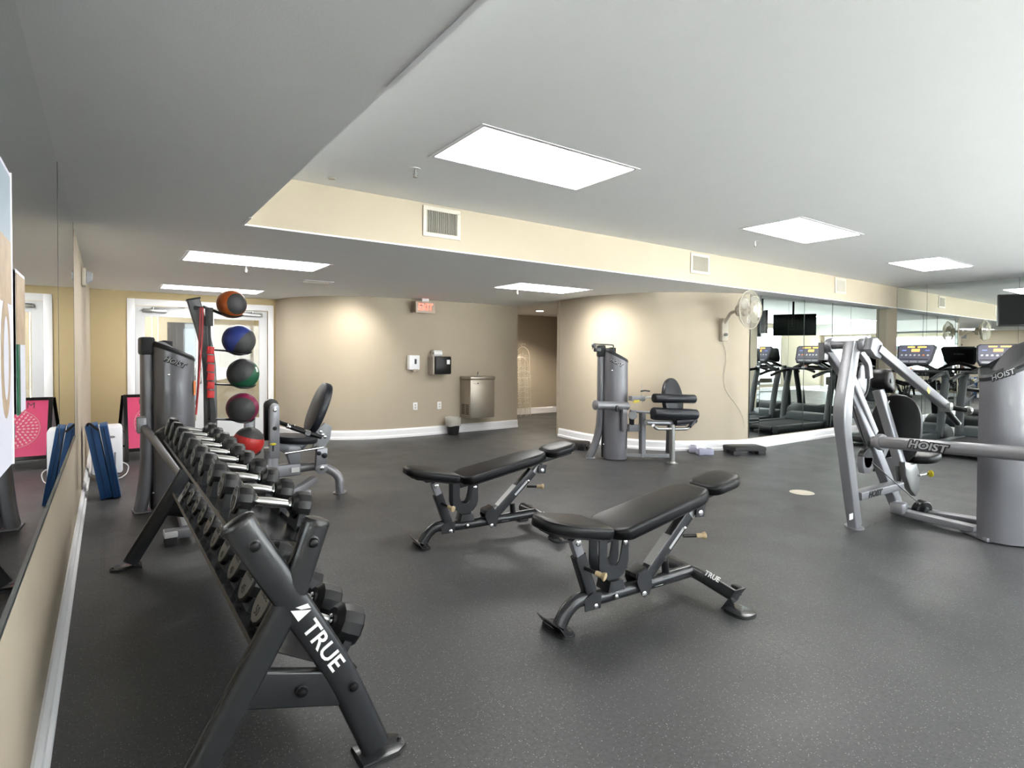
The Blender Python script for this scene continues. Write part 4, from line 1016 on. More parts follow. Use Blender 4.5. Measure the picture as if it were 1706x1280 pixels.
bolt(t, (1.58, 5.158, .28), (0, -1, 0), .016, 'chrome'); bolt(t, (1.60, 5.15, .395), (0, -1, 0), .020, 'plastic_black'); bolt(t, (1.55, 5.15, .42), (0, -1, 0), .016, 'plastic_black')
MB().prism([(-.035, -.022), (.035, -.022), (.035, .022), (-.035, .022)], (1.37, 5.245, .275), (1, 0, 0), (0, 0, 1), (0, -1, 0), .001).build('serial_label', 'label_white', t, smooth=0)
MB().prism([(-.03, -.02), (.03, -.02), (.03, .02), (-.03, .02)], (1.0, 5.095, .335), (1, 0, 0), (0, 0, 1), (0, -1, 0), .001).build('caution_label', 'label_yellow', t, smooth=0)
slab_pad(t, 'seat', oval(.20, .18), WY(490, 737, 5.28), (.98, 0, -.10), (0, 1, 0), (.1, 0, 1), .065, 'vinyl_blue', .02)
bo = WY(512, 735, 5.28); bt = WY(548, 642, 5.28); d = (bt-bo).normalized(); L = (bt-bo).length
slab_pad(t, 'backrest', [(x_*L/2*1.05, y_) for x_, y_ in oval(.86, .17)], (bo+bt)/2+V((.035, 0, .03)), d, (0, 1, 0), V((-d.z, 0, d.x)), .075, 'vinyl_blue', .022)
for s, yy in ((1, 5.02), (-1, 5.52)):
    MB().tube([(1.53, yy, .585), (1.40, yy, .635), (1.25, yy-.02, .70)], .020, .020, 'round', seg=14, fil=.04).build('grip', 'rubber_black', t)
    MB().cyl((1.262, yy-.02, .695), (1.235, yy-.02, .706), .021).build('grip_end', 'chrome', t)
    MB().cyl((1.41, yy-.03, .632), (1.41, yy+.03, .632), .026).build('grip_pivot', 'chrome', t)

# ---------------- middle machine (seated leg curl) against the curved wall
t = thing('weight_machine', 'silver HOIST leg machine with roller pads in front of the curved wall', 'weight machine', (5.35, 4.95, 0))
fa = V((-.58, -.81))
tower(t, (5.28, 5.10), (-.60, -.80), w=.30, dpt=.17, h=1.385, tube_side=-1, slope=.15, tube_w=.045, flare=.14)
Q = lambda px, py, y: WY(px, py, y)
MB().prism([(-.028, -.06), (.028, -.06), (.028, .06), (-.028, .06)], Q(1040, 632, 4.98), (.80, -.6, 0), (0, 0, 1), (-.6, -.8, 0), .002).build('warning_label', 'label_orange', t, smooth=0)
MB().tube([Q(993, 675, 4.92), Q(1045, 677, 4.88)], .05, .05, 'round', seg=20).build('transverse_tube', 'silver_frame', t)
a = Q(993, 675, 4.92); dd = (Q(993, 675, 4.92)-Q(1045, 677, 4.88)).normalized(); MB().lathe([(.060, 0), (.060, .012), (.045, .02)], a, dd, 22).build('tube_end', 'silver_frame', t)
p = Q(1027, 681, 4.80); MB().prism(oval(.022, .042), p, (1, 0, 0), (0, 0, 1), (0, -1, 0), .02, .004).build('bumper', 'plastic_black', t)
hb = [Q(986, 574, 5.05), Q(1022, 574, 5.05)]
MB().tube([Q(987, 582, 5.05), Q(987, 573, 5.05), Q(1022, 575, 5.05), Q(1022, 584, 5.05)], .008, fil=.02).build('cable_bracket', 'plastic_dark', t)
MB().lathe([(.02, 0), (.03, .004), (.03, .03), (.02, .034)], Q(988, 576, 5.05), (0, -1, 0), 16).build('bracket_pulley', 'plastic_dark', t)
MB().box(Q(995, 583, 5.08), (.09, .05, .05), bev=.01).build('bracket_block', 'plastic_dark', t)
# linkage
YL = 4.86
MB().prism([(-.03, -.22), (.03, -.22), (.045, .10), (-.045, .10)], Q(1042, 690, YL), (1, 0, 0), (0, 0, 1), (0, 1, 0), .03, .005).build('cam_plate', 'silver_frame', t)
MB().tube([Q(1050, 685, YL), Q(1088, 688, YL)], .018, .018, seg=14).build('roller_axle', 'silver_frame', t)
MB().tube([Q(1070, 668, YL), Q(1076, 662, YL), Q(1090, 662, YL)], .014, .014, seg=12, fil=.03).build('roller_arm', 'steel', t)
MB().tube([Q(1050, 664, YL), Q(1072, 664, YL)], .03, .03, 'rect').build('adjuster_block', 'plastic_grey', t)
MB().box(Q(1060, 669, YL-.03), (.10, .02, .035), bev=.004).build('yellow_label', 'label_yellow', t)
MB().tube([Q(1070, 672, YL), Q(1069, 640, YL)], .004, seg=8).build('release_rod', 'steel', t)
MB().tube([Q(1068, 652, YL), Q(1074, 651, YL), Q(1082, 652, YL)], .010, seg=10).build('release_lever', 'plastic_dark', t)
MB().cyl(Q(1054, 692, YL-.05), Q(1054, 692, YL+.04), .055, 22).build('pulley', 'plastic_grey', t); MB().prism([(-.03, -.09), (.03, -.09), (.035, .03), (-.035, .03)], Q(1054, 697, YL), (1, 0, 0), (0, 0, 1), (0, 1, 0), .03, .006).build('pulley_guard', 'plastic_black', t)
MB().tube([V((Q(1070, 752, YL).x, YL, .03)), Q(1070, 688, YL)], .037, .03, 'rect', up=(0, 1, 0)).build('upright', 'silver_frame', t)
MB().tube([Q(1046, 713, YL+.03), Q(1068, 713, YL+.03)], .045, .03, 'rect', up=(0, 1, 0)).build('cross_link', 'silver_frame', t)
MB().tube([Q(1044, 715, YL), Q(1043, 748, YL)], .004, seg=6).build('cable', 'plastic_black', t)
MB().tube([Q(1038, 758, 4.98)+V((0, 0, .0)), WZ(1114, 760, .04)], .03, .02, 'rect').build('floor_rail', 'plastic_grey', t)
pp = WZ(1120, 773, 0); top_ = V((pp.x, pp.y, 0)); yF = pp.y
MB().tube([V((pp.x, pp.y, .008)), Q(1120, 708, yF)], .032, .032, 'round', seg=18).build('front_leg', 'steel', t)
MB().lathe([(.07, .001), (.07, .008), (.045, .012), (.036, .03)], pp, (0, 0, 1), 24).build('foot_plate', 'steel', t)
MB().tube([WZ(1113, 753, .01), Q(1115, 712, yF+.22)], .028, .028, 'rect', up=(0, 1, 0)).build('rear_leg', 'silver_frame', t)
MB().tube([Q(1076, 704, yF+.15), Q(1142, 706, yF+.02)], .034, .034, seg=16).build('seat_beam', 'silver_frame', t)
MB().tube([Q(1088, 709, yF), Q(1094, 715, yF), Q(1118, 715, yF)], .017, seg=12, fil=.04).build('hand_grip', 'steel', t)
MB().tube([Q(1123, 715, yF), Q(1145, 715, yF), Q(1158, 701, yF)], .019, seg=12, fil=.05).build('hand_grip', 'steel', t)
MB().tube([Q(1149, 711, yF-.02), Q(1157, 702, yF-.02)], .023, seg=12).build('grip_sleeve', 'plastic_dark', t)
bc = Q(1116, 662, 4.86); slab_pad(t, 'backrest', [(x_*.19, (y_*.30 if y_ > 0 else y_*.26)) for x_, y_ in oval(1, 1, 30, 1.0)], Q(1117, 668, 4.90), (1, 0, 0), (0, .15, 1), (0, -1, .15), .07, 'vinyl_blue', .02)
slab_pad(t, 'seat', [(-.20, -.22), (.20, -.22), (.20, .20), (-.20, .20)], Q(1121, 702, yF+.20), (1, 0, 0), (0, 1, .1), (0, -.1, 1), .07, 'vinyl_blue', .025)
pill(t, 'roller_pad', Q(1089, 663.5, yF+.12), Q(1157, 665, yF-.02), .057, 'vinyl_blue'); pill(t, 'roller_pad', Q(1087.5, 688, yF+.06), Q(1160, 691, yF-.08), .067, 'vinyl_blue')

# ---------------- right machine (chest press)
t = thing('weight_machine', 'large silver HOIST press machine on the right in front of the mirrors', 'weight machine', (4.9, 1.7, 0))
tower(t, (5.22, 1.30), (-.50, -.866), w=.50, dpt=.23, h=1.40, tube_side=1, slope=-.0, tube_w=.001, flare=0, logo=' ') if False else None
# tower: bowed shell with a top that rises towards the right
cT = V((5.315, 1.207, 0)); fT = V((-.62, -.785, 0)).normalized(); rT = V((0, 0, 1)).cross(fT)
def shellT(a, z, out=0): 
    q = PI/2-a; return cT+rT*(.235*math.cos(q))*(1+.02*math.sin(PI*z/1.3))+fT*((.19+out)*max(0, math.sin(q))**.85*(1+.03*math.sin(PI*z/1.3)))
def topT(a): return 1.29+.13*math.sin(a)
g = []
for zi in range(9):
    row = []
    for k in range(25):
        a = -PI/2+PI*k/24; z = .012+(topT(a)-.012)*zi/8; p = shellT(a, z); p.z = z; row.append(p)
    g.append(row)
b = MB(); b.sheet(g); b.sheet([[r_[-1], r_[0]] for r_ in g]); b.build('shroud', 'shroud', t, smooth=50)
cap = []
for zz, kk in ((-.012, 1.01), (.014, 1.02), (.034, .96), (.036, .5)):
    ring = []
    for k in range(25):
        a = -PI/2+PI*k/24; p = cT+(shellT(a, 1.25)-cT)*kk; p.z = topT(a)+zz; ring.append(p)
    for k in range(1, 6): s_ = 1-2*k/6; p = cT+rT*.235*s_*kk-fT*.12; p.z = topT(s_)+zz; ring.append(p)
    cap.append(ring)
MB().rings(cap).build('top_cap', 'shroud_cap', t)
def fnT(p, dz=0, o_=0.004):
    rot = .42; a_ = p.x*math.cos(rot)-p.y*math.sin(rot); b_ = p.x*math.sin(rot)+p.y*math.cos(rot)
    a = (a_-.19)/.21; z = 1.20+b_; q = shellT(a, z, 0); q.z = z
    return q+fT*(o_+p.z)
lettering('HOIST', (0, 0, 0), (1, 0, 0), (0, 1, 0), .050, 'black_print', t, 'lettering_shadow', bold=.006, shear=.25, fn=lambda p: fnT(V((p.x+.005, p.y-.005, p.z))))
lettering('HOIST', (0, 0, 0), (1, 0, 0), (0, 1, 0), .050, 'grey_print', t, 'lettering', shear=.25, fn=lambda p: fnT(V((p.x, p.y, p.z+.002))))
for z in (1.10, .06): q = shellT(-.15, z); q.z = z; bolt(t, q, fT, .010, 'chrome', 'rivet', .005)
for k in range(12): MB().box(cT-fT*.08+V((0, 0, .10+k*.028)), (.28, .10, .025), Matrix.Rotation(math.atan2(rT.y, rT.x), 3, 'Z')).build('weight_plate', 'plastic_dark', t, smooth=0)
MB().tube([cT-fT*.10+rT*.30+V((0, 0, .01)), cT-fT*.10+rT*.30+V((0, 0, 1.36))], .05, .06, 'oval', up=fT).build('rear_column', 'shroud', t)
MB().box(cT-fT*.04+V((0, 0, .02)), (.46, .26, .03), Matrix.Rotation(math.atan2(rT.y, rT.x), 3, 'Z'), .005).build('stack_base', 'silver_frame', t)
# front post
YP = 1.98
ft = WZ(1423, 879, 0)
Wp = lambda px, py, y=YP: WY(px, py, y)
MB().tube([Wp(1424, 876), Wp(1401, 690), Wp(1420, 572)], .064, .045, 'rect', up=(0, 1, 0), fil=.18, radii=lambda u_: .78+.22*min(1, u_*2.2) if u_ < .6 else 1-.12*(u_-.6)/.4).build('front_post', 'silver_frame', t)
MB().lathe([(.085, .001), (.085, .010), (.07, .016)], ft, (0, 0, 1), 26, (1, .75)).build('foot_plate', 'silver_frame', t)
pL = Wp(1418, 861, YP-.048); MB().box(pL, (.06, .002, .045)).build('serial_label', 'label_white', t, smooth=0)
ct0, ct1 = WX(1386, 575, 4.62), WX(1436, 574, 4.62)
MB().cyl(ct0, ct1, .034, 20).build('top_axle', 'silver_frame', t)
for q, s in ((ct0, 1), (ct1, -1)):
    d = (ct1-ct0).normalized()*-s
    MB().lathe([(.052, -.01), (.058, 0), (.058, .03), (.04, .04)], q, d, 24).build('axle_hub', 'silver_frame', t); bolt(t, q+d*.04, d, .025, 'plastic_black')
# press arms
A0 = ct1+V((.02, -.06, .0)); A1 = WY(1576, 678, 1.62)
MB().prism([(-.05, -.05), (.03, -.075), (.11, -.065), (.13, .01), (.09, .06), (.0, .07), (-.05, .04)], A0+V((-.02, -.035, -.01)), (.86, -.1, -.38), (.4, 0, .9), (0, 1, 0), .06, .012).build('arm_bracket', 'silver_frame', t)
MB().tube([A0+V((.03, -.02, -.03)), A1], .034, .030, 'rect', up=(0, 0, 1)).build('press_arm', 'silver_frame', t)
qq = A0+(A1-A0)*.62; dA = (A1-A0).normalized()
MB().box(WY(1547, 651, 1.60), (.05, .002, .035), Matrix.Rotation(.6, 3, 'Y')).build('caution_label', 'label_yellow', t, smooth=0)
MB().cyl(A1+V((-.01, -.04, -.0)), A1+V((-.01, .035, 0.0)), .038, 20).build('arm_joint', 'steel', t)
G1 = WY(1612, 684, 1.52); G2 = WY(1596, 706, 1.60)
MB().tube([A1+V((.02, 0, 0)), G1], .020, seg=16).build('grip', 'rubber_black', t); MB().sphere(G1+V((.01, 0, 0)), .034, 18, 12).build('grip_end', 'steel', t)
MB().tube([A1+V((.0, 0, -.02)), G2], .021, seg=16).build('grip', 'rubber_black', t); MB().sphere(G2, .022, 14, 10).build('grip_end', 'chrome', t)
B0 = ct0+V((.02, .06, -.03)); B1 = WY(1437, 672, 2.45)
MB().tube([B0, WY(1415, 640, 2.40), B1], .034, .028, 'rect', up=(0, 1, 0), fil=.1).build('press_arm', 'silver_frame', t)
MB().prism([(-.03, -.08), (.03, -.08), (.045, .0), (.03, .06), (-.04, .06)], ct0+V((.02, .05, -.04)), (1, 0, 0), (0, 0, 1), (0, 1, 0), .05, .01).build('arm_bracket', 'silver_frame', t)
MB().tube([B1, WY(1441, 697, 2.45)], .024, seg=14).build('grip', 'rubber_black', t)
# second frame leg, pulleys and seat carrier
D0, D1 = WY(1412, 640, 2.12), WZ(1497, 850, .02)
MB().tube([D0, D1], .05, .035, 'rect', up=(0, 1, 0)).build('rear_leg', 'silver_frame', t)
MB().lathe([(.08, .001), (.08, .009), (.06, .014)], V((D1.x, D1.y, 0)), (0, 0, 1), 24, (1, .8)).build('foot_plate', 'silver_frame', t)
MB().tube([WY(1412, 618, 2.10), WY(1455, 722, 2.05)], .035, .03, 'rect', up=(0, 1, 0)).build('link_arm', 'silver_frame', t)
MB().prism(oval(.09, .13), WY(1437, 634, 2.15), (1, 0, 0), (0, 0, 1), (0, 1, 0), .02, .004).build('cam_disc', 'silver_frame', t)
MB().tube([WY(1437, 634, 2.16)+V((.11*math.cos(q), 0, .15*math.sin(q))) for q in [2*PI*k/24 for k in range(24)]], .012, seg=8, closed=True, up=(0, 1, 0)).build('cam_belt', 'plastic_black', t)
MB().tube([WY(1432, 585, 2.10), WY(1446, 605, 2.10), WY(1448, 630, 2.10)], .03, .02, 'rect', up=(0, 1, 0), fil=.05).build('link_hook', 'silver_frame', t)
for px, py in ((1419, 661), (1423, 680), (1452, 757), (1456, 783)): bolt(t, WY(px, py, 2.06), (0, -1, 0), .012, 'plastic_dark')
for k, (px, py) in enumerate(((1447, 768),)):
    c_ = WY(px, py, 2.0); MB().prism([(-.09, .03), (.09, .03), (.08, -.06), (.04, -.10), (-.05, -.10), (-.09, -.04)], c_, (1, 0, -.1), (.1, 0, 1), (0, 1, 0), .05, .01).build('pulley_guard', 'silver_frame', t)
    MB().cyl(c_+V((0, -.0, .02)), c_+V((0, .05, .02)), .088, 26).build('pulley', 'plastic_black', t)
MB().tube([WY(1414, 655, 2.04), WY(1447, 758, 2.04)], .004, seg=6).build('cable', 'plastic_black', t)
cf = WZ(1535, 852, .06)
MB().tube([WY(1452, 770, 1.96), V((cf.x-.03, cf.y, .12))], .004, seg=6).build('cable', 'plastic_black', t)
MB().cyl(cf+V((-.01, -.03, .005)), cf+V((.01, .03, .015)), .085, 26).build('floor_pulley', 'plastic_black', t); MB().cyl(cf+V((-.01, -.042, .005)), cf+V((.01, .04, .015)), .035, 18).build('pulley_hub', 'plastic_dark', t)
c1_, c2_ = WY(1426, 826, 1.98), WY(1500, 806, 1.98)
c2_ = WX(1496, 808, 5.25); 
MB().tube([c1_, c2_], .046, .03, 'rect', up=(0, 0, 1)).build('cross_beam', 'silver_frame', t)
dC = (c2_-c1_).normalized(); nC = V((dC.y, -dC.x, 0)).normalized()
if nC.y > 0: nC = -nC
oC = c1_+dC*(c2_-c1_).length*.30+nC*.0475
lettering('HOIST', oC, dC, (0, 0, 1), .06, 'black_print', t, 'lettering', bold=.004, shear=.25)
MB().tube([WZ(1498, 852, .06), WZ(1626, 882, .05)], .045, .025, 'rect').build('base_rail', 'silver_frame', t)
MB().tube([WZ(1500, 846, .05), WZ(1630, 868, .05)], .05, .02, 'rect').build('base_rail', 'silver_frame', t)
MB().box(WZ(1497, 846, .10), (.12, .10, .09), bev=.02).build('base_bracket', 'silver_frame', t)
# long tube to the tower
h0, h1 = WX(1458, 736, 4.98), WX(1712, 757, 4.66)
MB().tube([h0, h1, h1+(h1-h0)*.18], .052, .045, 'oval', up=(0, 0, 1), seg=20).build('long_tube', 'silver_frame', t)
MB().tube([h1+(h1-h0)*.15, h1+(h1-h0)*.17+V((.25, -.05, 0)), V((5.55, 1.0, .66))], .045, .045, 'round', seg=16, fil=.08).build('return_tube', 'silver_frame', t)
dh = (h1-h0).normalized()
MB().lathe([(.060, -.01), (.065, 0), (.065, .02), (.060, .03)], h0+dh*.04, dh, 22).build('tube_flange', 'silver_frame', t)
sv = dh.cross(V((0, 0, 1))).normalized()
if sv.x > 0: sv = -sv
oH = h0+(h1-h0)*.43+sv*.054
rr_ = V((0, 0, 1)).cross(sv)
lettering('HOIST', oH, rr_, (0, 0, 1), .074, 'black_print', t, 'lettering_shadow', bold=.009, shear=.25, sx=1.3)
lettering('HOIST', oH+sv*.001, rr_, (0, 0, 1), .074, 'grey_print', t, 'lettering', bold=.002, shear=.25, sx=1.3)
# back rest group (seen from behind)
YSt = 2.02
bk0, bk1 = WX(1463, 650, 5.55), WX(1500, 775, 5.62)
MB().tube([bk0, bk1], .045, .035, 'rect', up=(0, 1, 0)).build('back_post', 'silver_frame', t)
hp = WX(1469, 634, 5.62)
MB().prism([(-.075, -.02), (-.07, .05), (-.03, .085), (.03, .09), (.075, .05), (.10, -.02), (.11, -.08), (.07, -.10), (.0, -.075), (-.06, -.06)], hp+V((0, -.075, 0)), (1, 0, 0), (0, 0, 1.15), (0, 1, 0), .15, .03).build('head_pad', 'vinyl', t, smooth=50); bolt(t, hp+V((-.01, -.076, .0)), (0, -1, 0), .018, 'plastic_black')
bp_ = WX(1493, 716, 5.78)
slab_pad(t, 'backrest', oval(.20, .315), bp_, V((-.15, 1, 0)).normalized(), V((.18, 0, .98)).normalized(), V((-.98, -.15, .18)).normalized(), .07, 'vinyl', .025)
MB().tube([WX(1478, 735, 5.6), WX(1470, 690, 5.58), WX(1482, 668, 5.62)], .006, seg=8, fil=.1).build('link_wire', 'chrome', t)
sp_ = WX(1529, 762, 5.95)
slab_pad(t, 'seat', oval(.17, .17), sp_+V((0, 0, -.02)), (1, 0, .12), (0, 1, 0), (-.12, 0, 1), .07, 'vinyl', .022)
MB().prism([(-.16, .12), (-.02, .10), (.10, .08), (.16, .0), (.17, -.16), (.10, -.21), (-.02, -.14), (-.13, .0)], WX(1520, 790, 5.72), (1, 0, 0), (0, 0, 1), (0, 1, 0), .05, .01).build('seat_carrier', 'steel', t)
MB().prism([(-.06, .14), (.05, .14), (.09, -.14), (.03, -.2), (-.05, -.1)], WX(1496, 790, 5.64), (1, 0, 0), (0, 0, 1), (0, 1, 0), .08, .015).build('seat_link', 'silver_frame', t)
yk = WX(1546, 789.5, 5.72); MB().cyl(yk+V((-.14, .02, 0)), yk, .012).build('pin_shaft', 'chrome', t)
MB().lathe([(.014, 0), (.018, .01), (.03, .018), (.03, .03), (.015, .034)], yk, (.8, -.6, 0), 20).build('pull_knob', 'yellow_knob', t, label='yellow pull knob')
MB().tube([WX(1437, 767, 5.05), WX(1449, 735, 5.05)], .018, seg=10).build('stop_peg', 'plastic_dark', t)
MB().tube([WX(1462, 775, 5.2), WX(1478, 738, 5.3)], .03, .02, 'rect', up=(0, 1, 0)).build('link_bar', 'silver_frame', t)

# ================================================================== MEDICINE BALL TREE
YT = 4.72
t = thing('ball_rack', 'tall dark steel medicine ball tree behind the dumbbell rack', 'ball rack', (.62, YT, 0))
pts = [WY(322, 500, YT), WY(349, 590, YT), WY(351, 720, YT)]; pts.append(V((pts[-1].x, YT, .03)))
MB().tube(pts, .042, .030, 'rect', up=(0, 1, 0), fil=.25).build('post', 'post_grey', t)
MB().span((.53, 4.58, .001), (1.02, 4.92, .02), .004).build('base_plate', 'gunmetal', t)
d = (pts[0]-pts[1]).normalized(); MB().box(pts[0]+d*.006, (.094, .07, .014), Matrix.Rotation(math.atan2(d.x, d.z), 3, 'Y'), .004).build('end_cap', 'plastic_black', t)
balls = [('orange', 386, 507, .104, (.35, -.85, -.02), 'orange and black medicine ball, topmost on the ball tree'), ('blue', 398, 567, .117, (.7, -.4, -.55), 'blue and black medicine ball on the ball tree, second from top'),
         ('green', 405, 623, .115, (-.55, -.6, .55), 'green and black medicine ball in the middle of the ball tree'), ('magenta', 404, 680, .116, (-.25, -.95, -.10), 'magenta and black medicine ball on the ball tree below the green one'), ('red', 414, 736, .112, (.25, -.1, .95), 'red and black medicine ball, lowest on the ball tree')]
for k, (cn, px, py, r, bd, lb) in enumerate(balls):
    c = WY(px, py, YT-.02)
    arm_z = c.z-r*.72
    w_ = r*.72
    A = V((pts[1].x+.02, YT-.03, arm_z+.01)) if k else V((pts[0].x+.06, YT-.03, arm_z+.05))
    b = MB()
    loop = [A+V((0, 0, .0)), V((c.x-r*.7, c.y-w_*.55, arm_z+.01))]+[V((c.x-r*.2+r*.95*math.sin(q), c.y-w_*.75*math.cos(q), arm_z-.004)) for q in [PI*j/8 for j in range(9)]]+[V((c.x-r*.7, c.y+w_*.55, arm_z+.01)), A+V((0, .06, 0))]
    loop = [V((p.x, p.y, arm_z+(A.z-arm_z)*max(0, 1-(p.x-A.x)/.12))) for p in loop]
    # the wire cradle hugs the ball from below
    L2 = []
    for p in loop:
        h_ = math.hypot(p.x-c.x, p.y-c.y)
        if h_ < r: zb_ = c.z-math.sqrt(max(0, (r+.007)**2-h_*h_)); L2.append(V((p.x, p.y, min(p.z, zb_))))
        else: L2.append(p)
    b.tube(L2, .006, seg=8); b.build('cradle', 'plastic_black', t); bolt(t, V((pts[1].x-.0, YT-.03, arm_z+.02)) if k else pts[0]+V((.012, -.03, -.06)), (0, -1, 0), .013)
    bt_ = thing('medicine_ball', lb, 'medicine ball', c, 'medicine balls on the tree')
    bd = V(bd).normalized(); x_ = bd.orthogonal().normalized(); y_ = bd.cross(x_)
    def cap_shell(R_, a0, a1, m, nm):
        g = []
        for i in range(11):
            th = a0+(a1-a0)*i/10; th = max(.004, min(PI-.004, th)); g.append([c+bd*R_*math.cos(th)+x_*R_*math.sin(th)*math.cos(f_)+y_*R_*math.sin(th)*math.sin(f_) for f_ in [2*PI*j/32 for j in range(33)]])
        b_ = MB(); b_.sheet(g); bmesh.ops.remove_doubles(b_.b, verts=b_.b.verts[:], dist=1e-5); return b_.build(nm, m, bt_, smooth=60)
    lim = dict(orange=.86, blue=1.25, green=1.2, magenta=.95, red=1.15)[cn]
    cap_shell(r, lim, PI-.5, 'ball_'+cn, 'colour_band'); cap_shell(r*1.004, 0, lim, 'ball_rubber', 'grip_panel'); cap_shell(r*1.004, PI-.5, PI, 'ball_rubber', 'grip_panel')
    if cn == 'green':
        for q in range(4): 
            dv = V((.70, -.62, .30+.09*(q-1.5))).normalized(); MB().box(c+dv*(r*1.003), (.020, .003, .008), Matrix.Rotation(.75, 3, 'Z')).build('printed_mark', 'white_print', bt_, smooth=0)
# resistance band, strap with red blocks
b0 = WY(336, 513, YT-.06)
hook = MB().tube([WY(330, 512, YT-.03), WY(352, 514, YT-.07)], .006).build('hook', 'plastic_black', t)
bp = [WY(334, 512, YT-.07), WY(332, 570, YT-.07), WY(331, 620, YT-.07), WY(328, 665, YT-.07), WY(326, 700, YT-.07), WY(331, 640, YT-.09), WY(337, 560, YT-.085), WY(338, 512, YT-.08)]
tag(MB().tube(bp, .0055, .003, 'rect', up=(0, 1, 0), fil=.08).build('resistance_band', 'band_red'), 'long red resistance band hanging from the ball tree', 'resistance band')
t2 = thing('hanging_strap', 'black strap with red grip blocks hanging on the ball tree', 'strap', WY(350, 514, YT-.07))
MB().box(WY(348.5, 528, YT-.075), (.052, .012, .135), bev=.005).build('handle_pouch', 'strap_black', t2)
MB().tube([WY(348.5, 540, YT-.075), WY(349.5, 578, YT-.075)], .010, .003, 'rect', up=(0, 1, 0)).build('strap', 'strap_black', t2)
for k in range(6):
    py = 583.5+k*14.6; p = WY(350.5+.05*k, py, YT-.08)
    MB().prism([(-.026, -.026), (.022, -.030), (.026, .022), (-.020, .030)], p+V((0, .015, 0)), (1, 0, 0), (0, 0, 1), (0, -1, 0), .032, .004).build('grip_block', 'strap_red', t2)
MB().tube([WY(350, 660, YT-.07), WY(353, 668, YT-.07), WY(355.5, 690, YT-.07), WY(354, 712, YT-.07)], .018, .005, 'rect', up=(0, 1, 0), fil=.05).build('lower_strap', 'strap_black', t2)

# ================================================================== FLOOR ITEMS
# sandwich board
t = thing('sandwich_board', 'pink massage sandwich board with black frame beside the glass doors', 'sign', (.55, 8.5, 0))
TL = WY(205, 659, 8.62); fy = 8.24; FL = WY(226, 770, fy); bw = .66
u = V((1, .02, 0)).normalized(); tl = V((TL.x, 8.62, TL.z)); bl = V((tl.x+.01, fy, .0)); v = (tl-bl).normalized(); H_ = (tl-bl).length; n = u.cross(v).normalized()
if n.y > 0: n = -n
def bar(nm, a0, a1, b0_, b1_, oo, vv, nn): MB().prism([(a0, b0_), (a1, b0_), (a1, b1_), (a0, b1_)], oo, u, vv, nn, .022, .003).build(nm, 'plastic_black', t)
bar('frame', 0, .04, 0, H_, bl, v, n); bar('frame', bw-.04, bw, 0, H_, bl, v, n); bar('frame', .04, bw-.04, H_-.035, H_, bl, v, n); bar('frame', .04, bw-.04, .12, .155, bl, v, n)
MB().prism([(.04, .155), (bw-.04, .155), (bw-.04, H_-.035), (.04, H_-.035)], bl, u, v, n, .012).build('poster', 'pink_poster', t, smooth=0)
PO = lambda a, c_: bl+u*a+v*c_+n*.0128
nn_ = n; uu = u if u.cross(v).dot(n) > 0 else u
lettering('Massage', PO(bw/2, H_-.10), u, v, .105, 'poster_text', t)
lettering('& bodywork', PO(bw/2, H_-.175), u, v, .04, 'poster_pale', t)
mc = PO(bw/2, H_*.56)
b = MB()
for rk, (rad, cnt_, pw) in enumerate(((.045, 8, .018), (.085, 14, .018), (.125, 20, .018), (.165, 26, .018), (.20, 32, .016))):
    for k in range(cnt_):
        q = 2*PI*k/cnt_; c_ = mc+u*rad*math.cos(q)+v*rad*math.sin(q); e1 = u*math.cos(q)+v*math.sin(q); e2 = -u*math.sin(q)+v*math.cos(q)
        b.prism([(-pw, 0), (-pw*.3, -pw*.62), (pw, 0), (-pw*.3, pw*.62)], c_, e1, e2, n, .0005)
b.build('mandala', 'poster_pale', t, smooth=0, kind='stuff')
MB().tube([mc+(u*math.cos(q)+v*math.sin(q))*.225 for q in [2*PI*k/48 for k in range(48)]], .003, seg=4, closed=True, up=n).build('mandala_ring', 'poster_pale', t)
vb = V((0, -(9.02-8.62), 0))+V((0, 0, tl.z)); blb = V((bl.x-.09, 9.05, 0)); tb = V((tl.x-.02, 8.64, tl.z)); vb = (tb-blb).normalized(); HB = (tb-blb).length; nb = V((0, 1, 0))
bar('rear_frame', 0, .035, 0, HB, blb, vb, nb); bar('rear_frame', bw-.035, bw, 0, HB, blb, vb, nb); bar('rear_frame', .035, bw-.035, HB*.1, HB*.13, blb, vb, nb)
MB().prism([(.035, HB*.13), (bw-.035, HB*.13), (bw-.035, HB*.98), (.035, HB*.98)], blb, u, vb, nb, .01).build('rear_panel', 'chart_lilac', t, smooth=0)
MB().tube([V((tl.x+.02, 8.40, tl.z*.42)), V((tl.x-.02, 8.86, tl.z*.42))], .008).build('spreader', 'plastic_black', t)
# dehumidifier
a, c = WZ(205, 797, 0), V((XL+.03, 0, 0)); zt = WY(200, 708, 7.3).z
t = thing('dehumidifier', 'white portable air appliance on casters behind the blue mats', 'appliance', (0, 7.35, 0))
MB().span((XL+.05, a.y, .055), (a.x, a.y+.30, zt), .03).build('body', 'appliance_white', t)
MB().prism(oval(.035, .012), ((a.x-.10), a.y-.0005, zt-.11), (1, 0, 0), (0, 0, 1), (0, -1, 0), .001).build('handle_recess', 'plastic_grey', t)
MB().span((a.x-.075, a.y-.003, .13), (a.x-.06, a.y+.01, .28)).build('level_window', 'plastic_grey', t)
for x_, y_ in ((a.x-.04, a.y+.05), (a.x-.04, a.y+.25), (XL+.10, a.y+.05), (XL+.10, a.y+.25)):
    MB().cyl((x_-.012, y_, .028), (x_+.012, y_, .028), .027, 16).build('caster', 'plastic_grey', t)
cp = [V((a.x-.02, a.y+.25, .14)), V((a.x+.06, a.y+.22, .10)), V((a.x+.04, a.y+.16, .02)), V((a.x-.02, a.y-.03, .012)), V((a.x-.08, a.y-.05, .012))]
